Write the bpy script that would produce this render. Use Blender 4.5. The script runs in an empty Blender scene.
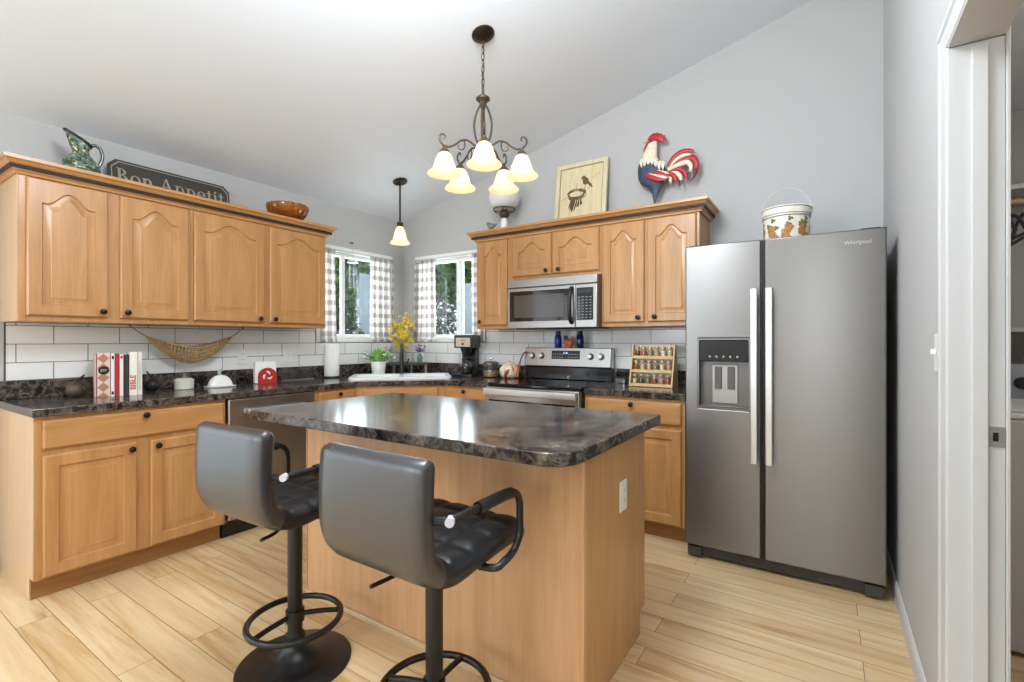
import bpy, bmesh, math, random
from mathutils import Vector, Matrix
PI = math.pi
R = math.radians
random.seed(7)
SC = bpy.context.scene
COL = SC.collection

# ------------------------------------------------------------------ camera
cam_d = bpy.data.cameras.new('camera')
cam_d.sensor_width = 36.0
cam_d.lens = 481.58 / 1024 * 36.0
cam_d.clip_start = 0.02
cam = bpy.data.objects.new('camera', cam_d)
cam.location = (3.709, -3.5934, 1.2312)
cam.rotation_euler = (R(90), 0, R(33.1785))
COL.objects.link(cam)
SC.camera = cam

# ------------------------------------------------------------------ view, world, daylight, fill lights
SC.view_settings.view_transform = 'Standard'
SC.view_settings.look = 'None'
SC.view_settings.gamma = 1.0
SC.view_settings.use_curve_mapping = False
SC.view_settings.exposure = 0.52

world = bpy.data.worlds.new('sky')
SC.world = world
world.use_nodes = True
wn = world.node_tree.nodes
wn['Background'].inputs['Color'].default_value = (0.80, 0.88, 1.0, 1)
wn['Background'].inputs['Strength'].default_value = 0.95


def area(name, loc, rot, sx, sy, power, col):
    l = bpy.data.lights.new(name, 'AREA')
    l.shape = 'RECTANGLE'
    l.size, l.size_y, l.energy, l.color = sx, sy, power, col
    o = bpy.data.objects.new(name, l)
    o.location, o.rotation_euler = loc, rot
    COL.objects.link(o)
    return o


# daylight through the patio door and kitchen windows; added rear area light for fill
area('patio_daylight', (-0.10, -4.45, 1.08), (0, R(-90), 0), 2.0, 2.1, 15, (0.84, 0.92, 1.0))
area('rear_fill_light', (1.05, -7.1, 1.15), (R(90), 0, 0), 1.5, 1.9, 10, (0.84, 0.92, 1.0))
area('sink_window_daylight', (-0.30, -0.6, 1.66), (0, R(-90), 0), 0.7, 0.7, 10, (0.80, 0.92, 1.0))
area('range_window_daylight', (0.62, 0.30, 1.66), (R(-90), 0, 0), 0.7, 0.7, 10, (0.80, 0.92, 1.0))


def lamp(name, loc, power, col, rad):
    l = bpy.data.lights.new(name, 'POINT')
    l.energy, l.color, l.shadow_soft_size = power, col, rad
    o = bpy.data.objects.new(name, l)
    o.location = loc
    COL.objects.link(o)


# added fill lights, no fixtures, around the camera and in the laundry room
lamp('fill_light_rear_left', (1.3, -6.3, 1.8), 75, (0.85, 0.93, 1.0), 0.50)
lamp('fill_light_rear_right', (3.6, -6.3, 1.7), 60, (0.85, 0.93, 1.0), 0.32)
lamp('fill_light_overhead', (2.75, -2.6, 2.75), 82, (0.85, 0.93, 1.0), 0.30)
lamp('fill_light_laundry', (5.0, -2.0, 2.2), 12, (1.0, 0.95, 0.9), 0.12)


# ------------------------------------------------------------------ materials
def lin(h):
    h = h.lstrip('#')
    c = [int(h[i:i + 2], 16) / 255 for i in (0, 2, 4)]
    return tuple((x / 12.92 if x <= 0.04045 else ((x + 0.055) / 1.055) ** 2.4) for x in c) + (1,)


class NT:
    def __init__(self, name):
        self.m = bpy.data.materials.new(name)
        self.m.use_nodes = True
        self.n = self.m.node_tree.nodes
        self.l = self.m.node_tree.links
        self.b = self.n['Principled BSDF']
        self.out = self.n['Material Output']

    def node(self, t, **kw):
        n = self.n.new(t)
        for k, v in kw.items():
            setattr(n, k, v)
        return n

    def link(self, a, b):
        self.l.new(a, b)

    def coords(self, scale=(1, 1, 1), loc=(0, 0, 0), rot=(0, 0, 0)):
        tc = self.node('ShaderNodeTexCoord')
        mp = self.node('ShaderNodeMapping')
        mp.inputs['Scale'].default_value = scale
        mp.inputs['Location'].default_value = loc
        mp.inputs['Rotation'].default_value = rot
        self.link(tc.outputs['Object'], mp.inputs['Vector'])
        return mp.outputs['Vector']

    def noise(self, vec, scale=5, detail=4, rough=0.55, dist=0.0):
        n = self.node('ShaderNodeTexNoise')
        n.inputs['Scale'].default_value = scale
        n.inputs['Detail'].default_value = detail
        n.inputs['Roughness'].default_value = rough
        n.inputs['Distortion'].default_value = dist
        self.link(vec, n.inputs['Vector'])
        return n.outputs['Fac']

    def ramp(self, fac, stops):
        r = self.node('ShaderNodeValToRGB')
        e = r.color_ramp.elements
        while len(e) < len(stops):
            e.new(0.5)
        for el, (p, c) in zip(e, stops):
            el.position = p
            el.color = c
        self.link(fac, r.inputs['Fac'])
        return r.outputs['Color']

    def mix(self, fac, a, b, mode='MIX'):
        m = self.node('ShaderNodeMix', data_type='RGBA', blend_type=mode)
        for sock, v in ((m.inputs[0], fac), (m.inputs[6], a), (m.inputs[7], b)):
            if isinstance(v, (int, float)):
                sock.default_value = v
            elif isinstance(v, tuple):
                sock.default_value = v
            else:
                self.link(v, sock)
        return m.outputs[2]

    def math(self, op, a, b=None):
        m = self.node('ShaderNodeMath', operation=op)
        for s, v in ((m.inputs[0], a), (m.inputs[1], b)):
            if v is None:
                continue
            if isinstance(v, (int, float)):
                s.default_value = v
            else:
                self.link(v, s)
        return m.outputs[0]

    def bump(self, h, strength=0.2, dist=0.002):
        b = self.node('ShaderNodeBump')
        b.inputs['Strength'].default_value = strength
        b.inputs['Distance'].default_value = dist
        self.link(h, b.inputs['Height'])
        self.link(b.outputs['Normal'], self.b.inputs['Normal'])


def M(name, col, rough=0.5, metal=0.0, spec=0.5, var=0.0, vscale=30, **kw):
    t = NT(name)
    c = lin(col) if isinstance(col, str) else col
    t.b.inputs['Roughness'].default_value = rough
    t.b.inputs['Metallic'].default_value = metal
    t.b.inputs['Specular IOR Level'].default_value = spec
    for k, v in kw.items():
        t.b.inputs[k].default_value = v
    if var:
        f = t.noise(t.coords(), vscale, 4)
        d = tuple(x * (1 - var) for x in c[:3]) + (1,)
        u = tuple(min(1, x * (1 + var)) for x in c[:3]) + (1,)
        t.link(t.ramp(f, [(0.3, d), (0.7, u)]), t.b.inputs['Base Color'])
    else:
        t.b.inputs['Base Color'].default_value = c
    return t.m


def wood(name, light, dark, grain='z', rough=0.36, fine=1.0):
    t = NT(name)
    s = {'z': (9, 9, 0.9), 'x': (0.9, 9, 9), 'y': (9, 0.9, 9)}[grain]
    s2 = {'z': (70, 70, 2.5), 'x': (2.5, 70, 70), 'y': (70, 2.5, 70)}[grain]
    f1 = t.noise(t.coords(s), 1.4, 5, 0.6, 1.4)
    f2 = t.noise(t.coords(s2), 1.6, 3, 0.5, 0.2)
    c1 = t.ramp(f1, [(0.28, lin(dark)), (0.72, lin(light))])
    c2 = t.ramp(f2, [(0.25, (0.80, 0.76, 0.70, 1)), (0.62, (1, 1, 1, 1))])
    t.link(t.mix(0.55 * fine, c1, c2, 'MULTIPLY'), t.b.inputs['Base Color'])
    t.b.inputs['Roughness'].default_value = rough
    t.b.inputs['Coat Weight'].default_value = 0.25
    t.b.inputs['Coat Roughness'].default_value = 0.2
    t.bump(f2, 0.08, 0.001)
    return t.m


def marble(name):
    t = NT(name)
    v = t.coords((1, 1, 1))
    f1 = t.noise(v, 8, 6, 0.6, 0.8)
    f2 = t.noise(t.coords((1, 1, 1), (3, 7, 1)), 11, 7, 0.65, 1.2)
    f3 = t.noise(t.coords((1, 1, 1), (9, 2, 5)), 17, 5, 0.6, 0.6)
    base = t.ramp(f1, [(0.36, lin('#181514')), (0.50, lin('#362e2a')), (0.62, lin('#5b5049')), (0.77, lin('#857869'))])
    vein = t.ramp(f2, [(0.44, (0, 0, 0, 1)), (0.50, (1, 1, 1, 1)), (0.55, (0, 0, 0, 1))])
    c = t.mix(t.math('MULTIPLY', vein, 0.38), base, lin('#9a8d80'))
    blk = t.ramp(f3, [(0.40, (1, 1, 1, 1)), (0.52, (0, 0, 0, 1))])
    c = t.mix(t.math('MULTIPLY', blk, 0.50), c, lin('#201c1a'))
    t.link(c, t.b.inputs['Base Color'])
    t.b.inputs['Roughness'].default_value = 0.15
    t.b.inputs['Specular IOR Level'].default_value = 0.55
    return t.m


def steel(name, col='#b3b1ae', rough=0.3, along='x'):
    t = NT(name)
    s = {'x': (1.5, 200, 200), 'z': (200, 200, 1.5)}[along]
    f = t.noise(t.coords(s), 2.0, 3, 0.5)
    c = lin(col)
    d = tuple(x * 0.93 for x in c[:3]) + (1,)
    t.link(t.ramp(f, [(0.3, d), (0.7, c)]), t.b.inputs['Base Color'])
    t.b.inputs['Metallic'].default_value = 1.0
    t.b.inputs['Roughness'].default_value = rough
    t.bump(f, 0.03, 0.0005)
    return t.m


def floor_mat():
    t = NT('maple_planks')
    v = t.coords((1, 1, 1), (0.35, 2.417 + 0.123 * 40, 0))
    b = t.node('ShaderNodeTexBrick')
    b.offset, b.offset_frequency, b.squash = 0.37, 2, 1.0
    b.inputs['Scale'].default_value = 1.0
    b.inputs['Brick Width'].default_value = 1.15
    b.inputs['Row Height'].default_value = 0.123
    b.inputs['Mortar Size'].default_value = 0.0013
    b.inputs['Mortar Smooth'].default_value = 0.1
    b.inputs['Bias'].default_value = 0.0
    b.inputs['Color1'].default_value = (0, 0, 0, 1)
    b.inputs['Color2'].default_value = (1, 1, 1, 1)
    b.inputs['Mortar'].default_value = (0.5, 0.5, 0.5, 1)
    t.link(v, b.inputs['Vector'])
    pick = t.ramp(b.outputs['Color'], [(0.0, lin('#c49c69')), (0.35, lin('#dcbd8e')), (0.7, lin('#e9cfa3')), (1.0, lin('#cca774'))])
    # grain that slides by plank
    add = t.node('ShaderNodeVectorMath', operation='MULTIPLY_ADD')
    t.link(b.outputs['Color'], add.inputs[0])
    add.inputs[1].default_value = (3.1, 7.7, 5.3)
    mp = t.coords((0.9, 11, 1))
    t.link(mp, add.inputs[2])
    g1 = t.noise(add.outputs[0], 1.3, 5, 0.6, 1.0)
    streak = t.ramp(g1, [(0.27, lin('#9a6b3a')), (0.40, lin('#cda873')), (0.52, lin('#dfc294')), (0.70, lin('#ead2a8'))])
    c = t.mix(0.68, pick, streak)
    mp2 = t.coords((3, 90, 1))
    g2 = t.noise(mp2, 1.5, 3)
    c = t.mix(0.35, c, t.ramp(g2, [(0.3, (0.82, 0.77, 0.7, 1)), (0.65, (1, 1, 1, 1))]), 'MULTIPLY')
    c = t.mix(b.outputs['Fac'], c, lin('#6f5130'))
    t.link(c, t.b.inputs['Base Color'])
    t.b.inputs['Roughness'].default_value = 0.32
    t.b.inputs['Specular IOR Level'].default_value = 0.75
    t.bump(t.math('SUBTRACT', 1.0, b.outputs['Fac']), 0.25, 0.001)
    return t.m


def tile_mat(name, axis):
    t = NT(name)
    tc = t.node('ShaderNodeTexCoord')
    sep = t.node('ShaderNodeSeparateXYZ')
    t.link(tc.outputs['Object'], sep.inputs[0])
    com = t.node('ShaderNodeCombineXYZ')
    t.link(t.math('ADD', sep.outputs['Y' if axis == 'y' else 'X'], 3.06 + (2.876 if axis == 'y' else -1.23)), com.inputs[0])
    t.link(t.math('ADD', sep.outputs['Z'], -1.0105 + 0.204), com.inputs[1])
    b = t.node('ShaderNodeTexBrick')
    b.offset = 0.5
    b.inputs['Scale'].default_value = 1.0
    b.inputs['Brick Width'].default_value = 0.306
    b.inputs['Row Height'].default_value = 0.102
    b.inputs['Mortar Size'].default_value = 0.0022
    b.inputs['Mortar Smooth'].default_value = 0.1
    b.inputs['Color1'].default_value = lin('#e9e8e5')
    b.inputs['Color2'].default_value = lin('#eeedea')
    b.inputs['Mortar'].default_value = lin('#6d6a67')
    t.link(com.outputs[0], b.inputs['Vector'])
    t.link(b.outputs['Color'], t.b.inputs['Base Color'])
    t.b.inputs['Roughness'].default_value = 0.14
    t.bump(t.math('SUBTRACT', 1.0, b.outputs['Fac']), 0.4, 0.0015)
    return t.m


def gingham(name):
    t = NT(name)
    tc = t.node('ShaderNodeTexCoord')
    sep = t.node('ShaderNodeSeparateXYZ')
    t.link(tc.outputs['UV'], sep.inputs[0])

    def stripe(o):
        fr = t.math('FRACT', t.math('MULTIPLY', o, 1 / 0.092))
        return t.math('GREATER_THAN', fr, 0.52)
    s = t.math('MULTIPLY', t.math('ADD', stripe(sep.outputs['X']), stripe(sep.outputs['Y'])), 0.5)
    c = t.ramp(s, [(0.0, lin('#fbfaf9')), (0.5, lin('#dcd6d3')), (1.0, lin('#bfb7b3'))])
    t.link(c, t.b.inputs['Base Color'])
    t.b.inputs['Roughness'].default_value = 0.9
    tr = t.node('ShaderNodeBsdfTranslucent')
    t.link(c, tr.inputs['Color'])
    mx = t.node('ShaderNodeMixShader')
    mx.inputs[0].default_value = 0.5
    t.link(t.b.outputs[0], mx.inputs[1])
    t.link(tr.outputs[0], mx.inputs[2])
    t.link(mx.outputs[0], t.out.inputs['Surface'])
    return t.m


def clear(name, col=(1, 1, 1, 1), refl=0.12, rough=0.02):
    """thin glass: mostly straight through, with a Fresnel reflection"""
    t = NT(name)
    tr = t.node('ShaderNodeBsdfTransparent')
    tr.inputs['Color'].default_value = col
    gl = t.node('ShaderNodeBsdfGlossy')
    gl.inputs['Roughness'].default_value = rough
    lw = t.node('ShaderNodeLayerWeight')
    lw.inputs['Blend'].default_value = 0.5
    f0 = 0.02 + refl * 0.12
    fac = t.math('ADD', t.math('MULTIPLY', t.math('POWER', lw.outputs['Facing'], 5.0), 1 - f0), f0)
    mx = t.node('ShaderNodeMixShader')
    t.link(fac, mx.inputs[0])
    t.link(tr.outputs[0], mx.inputs[1])
    t.link(gl.outputs[0], mx.inputs[2])
    t.link(mx.outputs[0], t.out.inputs['Surface'])
    return t.m


def lit_glass(name, strength, col, tint):
    t = NT(name)
    t.b.inputs['Base Color'].default_value = tint
    t.b.inputs['Roughness'].default_value = 0.35
    tr = t.node('ShaderNodeBsdfTranslucent')
    tr.inputs['Color'].default_value = tint
    mx = t.node('ShaderNodeMixShader')
    mx.inputs[0].default_value = 0.6
    t.link(t.b.outputs[0], mx.inputs[1])
    t.link(tr.outputs[0], mx.inputs[2])
    em = t.node('ShaderNodeEmission')
    em.inputs['Color'].default_value = col
    em.inputs['Strength'].default_value = strength
    ad = t.node('ShaderNodeAddShader')
    t.link(mx.outputs[0], ad.inputs[0])
    t.link(em.outputs[0], ad.inputs[1])
    t.link(ad.outputs[0], t.out.inputs['Surface'])
    return t.m


def spots(name, base, marks, scale=20):
    """a glazed ground colour with blotches of other colours"""
    t = NT(name)
    c = lin(base)
    for i, (col, lo, hi) in enumerate(marks):
        f = t.noise(t.coords((1, 1, 1), (i * 3.7, i * 1.9, i * 5.1)), scale, 3, 0.5, 0.6)
        k = t.ramp(f, [(lo, (0, 0, 0, 1)), (hi, (1, 1, 1, 1))])
        c = t.mix(k, c, lin(col))
    t.link(c, t.b.inputs['Base Color'])
    t.b.inputs['Roughness'].default_value = 0.25
    return t.m


def brushed(name, col, rough=0.27):
    t = NT(name)
    f = t.noise(t.coords((1.5, 200, 200)), 2.0, 3, 0.5)
    c = lin(col)
    t.link(t.ramp(f, [(0.3, tuple(x * 0.95 for x in c[:3]) + (1,)), (0.7, c)]), t.b.inputs['Base Color'])
    t.b.inputs['Metallic'].default_value = 1.0
    t.b.inputs['Roughness'].default_value = rough
    t.b.inputs['Anisotropic'].default_value = 0.8
    t.b.inputs['Anisotropic Rotation'].default_value = 0.25
    tg = t.node('ShaderNodeTangent', direction_type='RADIAL', axis='Z')
    t.link(tg.outputs[0], t.b.inputs['Tangent'])
    return t.m


MT = dict(
    wall=M('wall_paint', '#bcbbb9', 0.75, spec=0.25),
    ceil=M('ceiling_paint', '#e9eef5', 0.9, spec=0.1),
    trim=M('white_trim', '#c9c8c6', 0.4),
    vinyl=M('white_vinyl', '#f1f1ef', 0.35),
    oak=wood('honey_oak', '#c7955f', '#af7b47', 'z'),
    oakx=wood('honey_oak_across', '#c7955f', '#af7b47', 'x'),
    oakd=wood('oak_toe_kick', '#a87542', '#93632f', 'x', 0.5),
    veneer=wood('maple_veneer', '#d6a679', '#c79769', 'z', 0.42, 0.7),
    lit_oak=wood('daylit_end_oak', '#d8b48c', '#cca77e', 'z', 0.42, 0.6),  # daylight on the cabinet ends put in as a paler oak
    crown=wood('crown_oak', '#c8935a', '#b47d47', 'x'),
    rope=M('dark_rope', '#2a1d15', 0.6),
    marble=marble('dark_marbled_laminate'),
    floor=floor_mat(),
    tile_left=tile_mat('subway_tile_sink_wall', 'y'),
    tile_back=tile_mat('subway_tile_range_wall', 'x'),
    grout=M('dark_edge_strip', '#4a4745', 0.5),
    steel=steel('brushed_steel', '#b0aeab', 0.30, 'x'),
    steelv=brushed('fridge_steel', '#807d7a', 0.33),
    handle=M('handle_steel', '#d6d5d3', 0.32, 0.75),
    dsteel=steel('dark_steel', '#7d7a77', 0.35, 'x'),
    blackgl=M('black_glass', '#0b0b0c', 0.06, spec=0.6),
    black=M('black_plastic', '#141414', 0.35),
    blackm=M('matte_black_metal', '#121212', 0.38),
    rubber=M('dark_grey_plastic', '#3a3733', 0.5),
    bronze=M('dark_bronze', '#30261d', 0.38, 0.7),
    bronzel=M('aged_bronze', '#5a4e40', 0.42, 0.7),
    knobm=M('knob_bronze', '#2b211b', 0.3, 0.6),
    leather=M('black_leather', '#151516', 0.42, spec=0.6, var=0.1, vscale=60),
    leatherb=M('smooth_black_leather', '#18191c', 0.38, spec=1.0, var=0.06, vscale=40, **{'Coat Weight': 0.45, 'Coat Roughness': 0.38, 'Coat IOR': 1.7}),
    chrome=M('chrome', '#d8d8d8', 0.12, 1.0),
    white=M('white_ceramic', '#ecebe7', 0.2),
    cream=M('cream_ceramic', '#dcd6c8', 0.25),
    plate=M('white_plastic', '#e8e6e1', 0.35),
    paper=M('paper_white', '#efece6', 0.9),
    gingham=gingham('grey_gingham'),
    pane=clear('window_glass', (0.97, 0.985, 0.98, 1), 0.12),
    glass=clear('clear_glass', (0.94, 0.955, 0.95, 1), 0.15),
    shade=lit_glass('alabaster_shade', 0.20, (1.0, 0.84, 0.58, 1), (0.92, 0.80, 0.58, 1)),
    globe=M('milky_globe', '#f5f4f0', 0.2, **{'Transmission Weight': 0.2}),
)


# ------------------------------------------------------------------ mesh helpers
class MB:
    def __init__(self):
        self.v, self.f, self.m = [], [], []

    def add(self, vs, fs, mi=0, T=None):
        o = len(self.v)
        for p in vs:
            p = Vector(p)
            self.v.append(tuple(T @ p) if T is not None else tuple(p))
        for f in fs:
            self.f.append(tuple(i + o for i in f))
            self.m.append(mi)
        return self

    def box(self, x0, x1, y0, y1, z0, z1, mi=0, T=None):
        vs = [(x, y, z) for z in (z0, z1) for y in (y0, y1) for x in (x0, x1)]
        return self.add(vs, [(0, 2, 3, 1), (4, 5, 7, 6), (0, 1, 5, 4), (2, 6, 7, 3), (0, 4, 6, 2), (1, 3, 7, 5)], mi, T)

    def lathe(self, prof, seg=28, c=(0, 0, 0), mi=0, T=None, flute=None):
        vs, fs = [], []
        n = len(prof)
        for (r, z) in prof:
            for k in range(seg):
                a = 2 * PI * k / seg
                rr = r * (1 + (flute[0] * math.cos(flute[1] * a) if flute else 0))
                vs.append((c[0] + rr * math.cos(a), c[1] + rr * math.sin(a), c[2] + z))
        for i in range(n - 1):
            for k in range(seg):
                k2 = (k + 1) % seg
                fs.append((i * seg + k, i * seg + k2, (i + 1) * seg + k2, (i + 1) * seg + k))
        if prof[0][0] > 1e-5:
            fs.append(tuple(range(seg - 1, -1, -1)))
        if prof[-1][0] > 1e-5:
            fs.append(tuple((n - 1) * seg + k for k in range(seg)))
        return self.add(vs, fs, mi, T)

    def cyl(self, x, y, z0, z1, r, seg=20, mi=0, T=None, r2=None):
        return self.lathe([(r, z0), (r2 if r2 is not None else r, z1)], seg, (x, y, 0), mi, T)

    def ball(self, c, r, mi=0, seg=12, rings=8, sc=(1, 1, 1), T=None):
        vs, fs = [], []
        vs.append((c[0], c[1], c[2] - r * sc[2]))
        for i in range(1, rings):
            t = PI * i / rings
            for k in range(seg):
                a = 2 * PI * k / seg
                vs.append((c[0] + r * sc[0] * math.sin(t) * math.cos(a), c[1] + r * sc[1] * math.sin(t) * math.sin(a), c[2] - r * sc[2] * math.cos(t)))
        vs.append((c[0], c[1], c[2] + r * sc[2]))
        top = len(vs) - 1
        for k in range(seg):
            k2 = (k + 1) % seg
            fs.append((0, 1 + k2, 1 + k))
            for i in range(rings - 2):
                fs.append((1 + i * seg + k, 1 + i * seg + k2, 1 + (i + 1) * seg + k2, 1 + (i + 1) * seg + k))
            fs.append((top, 1 + (rings - 2) * seg + k, 1 + (rings - 2) * seg + k2))
        return self.add(vs, fs, mi, T)

    def tube(self, pts, r, seg=8, closed=False, mi=0, T=None, flat=None):
        """flat=(axis vector, ratio): the ellipse's half-width along axis is r*ratio"""
        P = [Vector(p) for p in pts]
        n = len(P)
        rs = r if isinstance(r, (list, tuple)) else [r] * n
        vs, fs = [], []
        up = None
        for i in range(n):
            if closed:
                d = P[(i + 1) % n] - P[i - 1]
            else:
                d = P[min(i + 1, n - 1)] - P[max(i - 1, 0)]
            d.normalize()
            if flat:
                a = Vector(flat[0])
                a = (a - d * a.dot(d)).normalized()
                ra, rb = flat[1], 1.0
            else:
                if up is None:
                    up = Vector((0, 0, 1)) if abs(d.z) < 0.9 else Vector((1, 0, 0))
                a = (up - d * up.dot(d)).normalized()
                up = a
                ra = rb = 1.0
            b = d.cross(a)
            for k in range(seg):
                t = 2 * PI * k / seg
                vs.append(P[i] + a * (rs[i] * ra * math.cos(t)) + b * (rs[i] * rb * math.sin(t)))
        m = n if closed else n - 1
        for i in range(m):
            j = (i + 1) % n
            for k in range(seg):
                k2 = (k + 1) % seg
                fs.append((i * seg + k, i * seg + k2, j * seg + k2, j * seg + k))
        if not closed:
            fs.append(tuple(range(seg - 1, -1, -1)))
            fs.append(tuple((n - 1) * seg + k for k in range(seg)))
        return self.add(vs, fs, mi, T)

    def prism(self, poly, a, b, plane='xy', mi=0, T=None):
        def p3(u, w, h):
            return {'xy': (u, w, h), 'xz': (u, h, w), 'yz': (h, u, w)}[plane]
        n = len(poly)
        vs = [p3(u, w, a) for u, w in poly] + [p3(u, w, b) for u, w in poly]
        fs = [tuple(range(n - 1, -1, -1)), tuple(range(n, 2 * n))]
        fs += [(i, (i + 1) % n, n + (i + 1) % n, n + i) for i in range(n)]
        return self.add(vs, fs, mi, T)

    def plate(self, loops, a, b, plane='xy', mi=0):
        """a flat plate with holes: loops[0] the outline, the rest holes"""
        def p3(u, w, h):
            return {'xy': (u, w, h), 'xz': (u, h, w), 'yz': (h, u, w)}[plane]
        bm = bmesh.new()
        es = []
        for lp in loops:
            vs = [bm.verts.new((u, w, 0)) for u, w in lp]
            es += [bm.edges.new((vs[i], vs[(i + 1) % len(vs)])) for i in range(len(vs))]
        bm.verts.index_update()
        bmesh.ops.triangle_fill(bm, edges=es, use_beauty=True)
        bm.verts.index_update()
        co = [(v.co.x, v.co.y) for v in bm.verts]
        tri = [tuple(v.index for v in f.verts) for f in bm.faces]
        ed = [tuple(v.index for v in e.verts) for e in bm.edges if len(e.link_faces) == 1]
        bm.free()
        n = len(co)
        vs = [p3(u, w, a) for u, w in co] + [p3(u, w, b) for u, w in co]
        fs = [t for t in tri] + [tuple(i + n for i in t) for t in tri] + [(i, j, j + n, i + n) for i, j in ed]
        return self.add(vs, fs, mi)

    def grid(self, fn, nu, nv, closed_v=False, mi=0, T=None):
        vs = [fn(i / nu, j / (nv if closed_v else nv)) for i in range(nu + 1) for j in range(nv if closed_v else nv + 1)]
        w = nv if closed_v else nv + 1
        fs = []
        for i in range(nu):
            for j in range(nv):
                j2 = (j + 1) % w if closed_v else j + 1
                fs.append((i * w + j, i * w + j2, (i + 1) * w + j2, (i + 1) * w + j))
        return self.add(vs, fs, mi, T)

    def mesh(self, name, mats, smooth=35):
        me = bpy.data.meshes.new(name)
        me.from_pydata(self.v, [], self.f)
        for m in (mats if isinstance(mats, (list, tuple)) else [mats]):
            me.materials.append(m)
        if len(me.polygons) == len(self.m):
            me.polygons.foreach_set('material_index', self.m)
        bm = bmesh.new()
        bm.from_mesh(me)
        bmesh.ops.recalc_face_normals(bm, faces=bm.faces)
        bm.to_mesh(me)
        bm.free()
        if smooth:
            me.polygons.foreach_set('use_smooth', [True] * len(me.polygons))
            me.set_sharp_from_angle(angle=R(smooth))
        me.update()
        return me


def link(o, parent=None):
    COL.objects.link(o)
    if parent is not None:
        o.parent = parent
    return o


def part(mb, name, mat, parent, loc=(0, 0, 0), rot=(0, 0, 0), bevel=0, smooth=35, label=None, seg=2):
    me = mb if isinstance(mb, bpy.types.Mesh) else mb.mesh(name, mat, smooth)
    o = bpy.data.objects.new(name, me)
    o.location, o.rotation_euler = loc, rot
    link(o, parent)
    if bevel:
        b = o.modifiers.new('edge', 'BEVEL')
        b.width, b.segments, b.limit_method, b.angle_limit = bevel, seg, 'ANGLE', R(50)
        b.harden_normals = False
    if label:
        o['label'] = label
    return o


def tag(o, label, cat, group=None, kind=None):
    o['label'], o['category'] = label, cat
    if group:
        o['group'] = group
    if kind:
        o['kind'] = kind
    return o


def thing(name, label, cat, loc=(0, 0, 0), rz=0, group=None):
    o = bpy.data.objects.new(name, None)
    o.empty_display_size = 0.05
    o.location, o.rotation_euler = loc, (0, 0, rz)
    link(o)
    return tag(o, label, cat, group)


def single(mb, name, mat, label, cat, loc=(0, 0, 0), rz=0, group=None, bevel=0, smooth=35):
    o = part(mb, name, mat, None, loc, (0, 0, rz), bevel, smooth)
    return tag(o, label, cat, group)


def struct(mb, name, mat, bevel=0, parent=None, smooth=0, loc=(0, 0, 0)):
    o = part(mb, name, mat, parent, loc, (0, 0, 0), bevel, smooth)
    if parent is None:
        o['kind'] = 'structure'
    return o


def copy_tree(src, loc=None, rz=None, label=None, parent=None):
    c = src.copy()
    COL.objects.link(c)
    c.parent = parent
    if loc is not None:
        c.location = loc
    if rz is not None:
        c.rotation_euler = (0, 0, rz)
    if label:
        c['label'] = label
    for ch in list(src.children):
        copy_tree(ch, parent=c)
    return c


def text(s, name, mat, parent, loc, rot, size, depth=0.001, align='CENTER', bold=0.0):
    cu = bpy.data.curves.new(name, 'FONT')
    cu.body, cu.size, cu.extrude, cu.align_x, cu.align_y = s, size, depth, align, 'CENTER'
    cu.offset = bold
    o = bpy.data.objects.new(name, cu)
    COL.objects.link(o)
    dg = bpy.context.evaluated_depsgraph_get()
    me = bpy.data.meshes.new_from_object(o.evaluated_get(dg))
    bpy.data.objects.remove(o)
    me.materials.clear()
    me.materials.append(mat)
    t = bpy.data.objects.new(name, me)
    t.location, t.rotation_euler = loc, rot
    return link(t, parent)


def rrect(x0, x1, y0, y1, r, k=6):
    out = []
    for cx, cy, a0 in ((x1 - r, y0 + r, -90), (x1 - r, y1 - r, 0), (x0 + r, y1 - r, 90), (x0 + r, y0 + r, 180)):
        for i in range(k + 1):
            a = R(a0 + 90 * i / k)
            out.append((cx + r * math.cos(a), cy + r * math.sin(a)))
    return out


def curve(ctrl, n=24):
    """Catmull-Rom through the control points"""
    P = [Vector(p) for p in ctrl]
    P = [P[0] * 2 - P[1]] + P + [P[-1] * 2 - P[-2]]
    out = []
    segs = len(P) - 3
    for s in range(segs):
        for i in range(n if s < segs - 1 else n + 1):
            t = i / n
            a, b, c, d = P[s:s + 4]
            out.append(0.5 * ((2 * b) + (c - a) * t + (2 * a - 5 * b + 4 * c - d) * t * t + (3 * b - a - 3 * c + d) * t ** 3))
    return out


def inset(poly, d):
    n = len(poly)
    out = []
    for i in range(n):
        p0, p1, p2 = Vector(poly[i - 1]), Vector(poly[i]), Vector(poly[(i + 1) % n])
        a = (p1 - p0).normalized()
        b = (p2 - p1).normalized()
        na, nb = Vector((-a.y, a.x)), Vector((-b.y, b.x))
        m = (na + nb)
        m.normalize()
        k = max(0.35, m.dot(na))
        out.append(tuple(p1 + m * (d / k)))
    return out


FRONT = Matrix.Rotation(R(90), 4, 'X')     # local +Z -> -Y (towards the room)
Y90 = R(90)

# ================================================================== SETTING
SL, ZW = 0.255, 2.463


def zc(x):
    return ZW + SL * x


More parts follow.
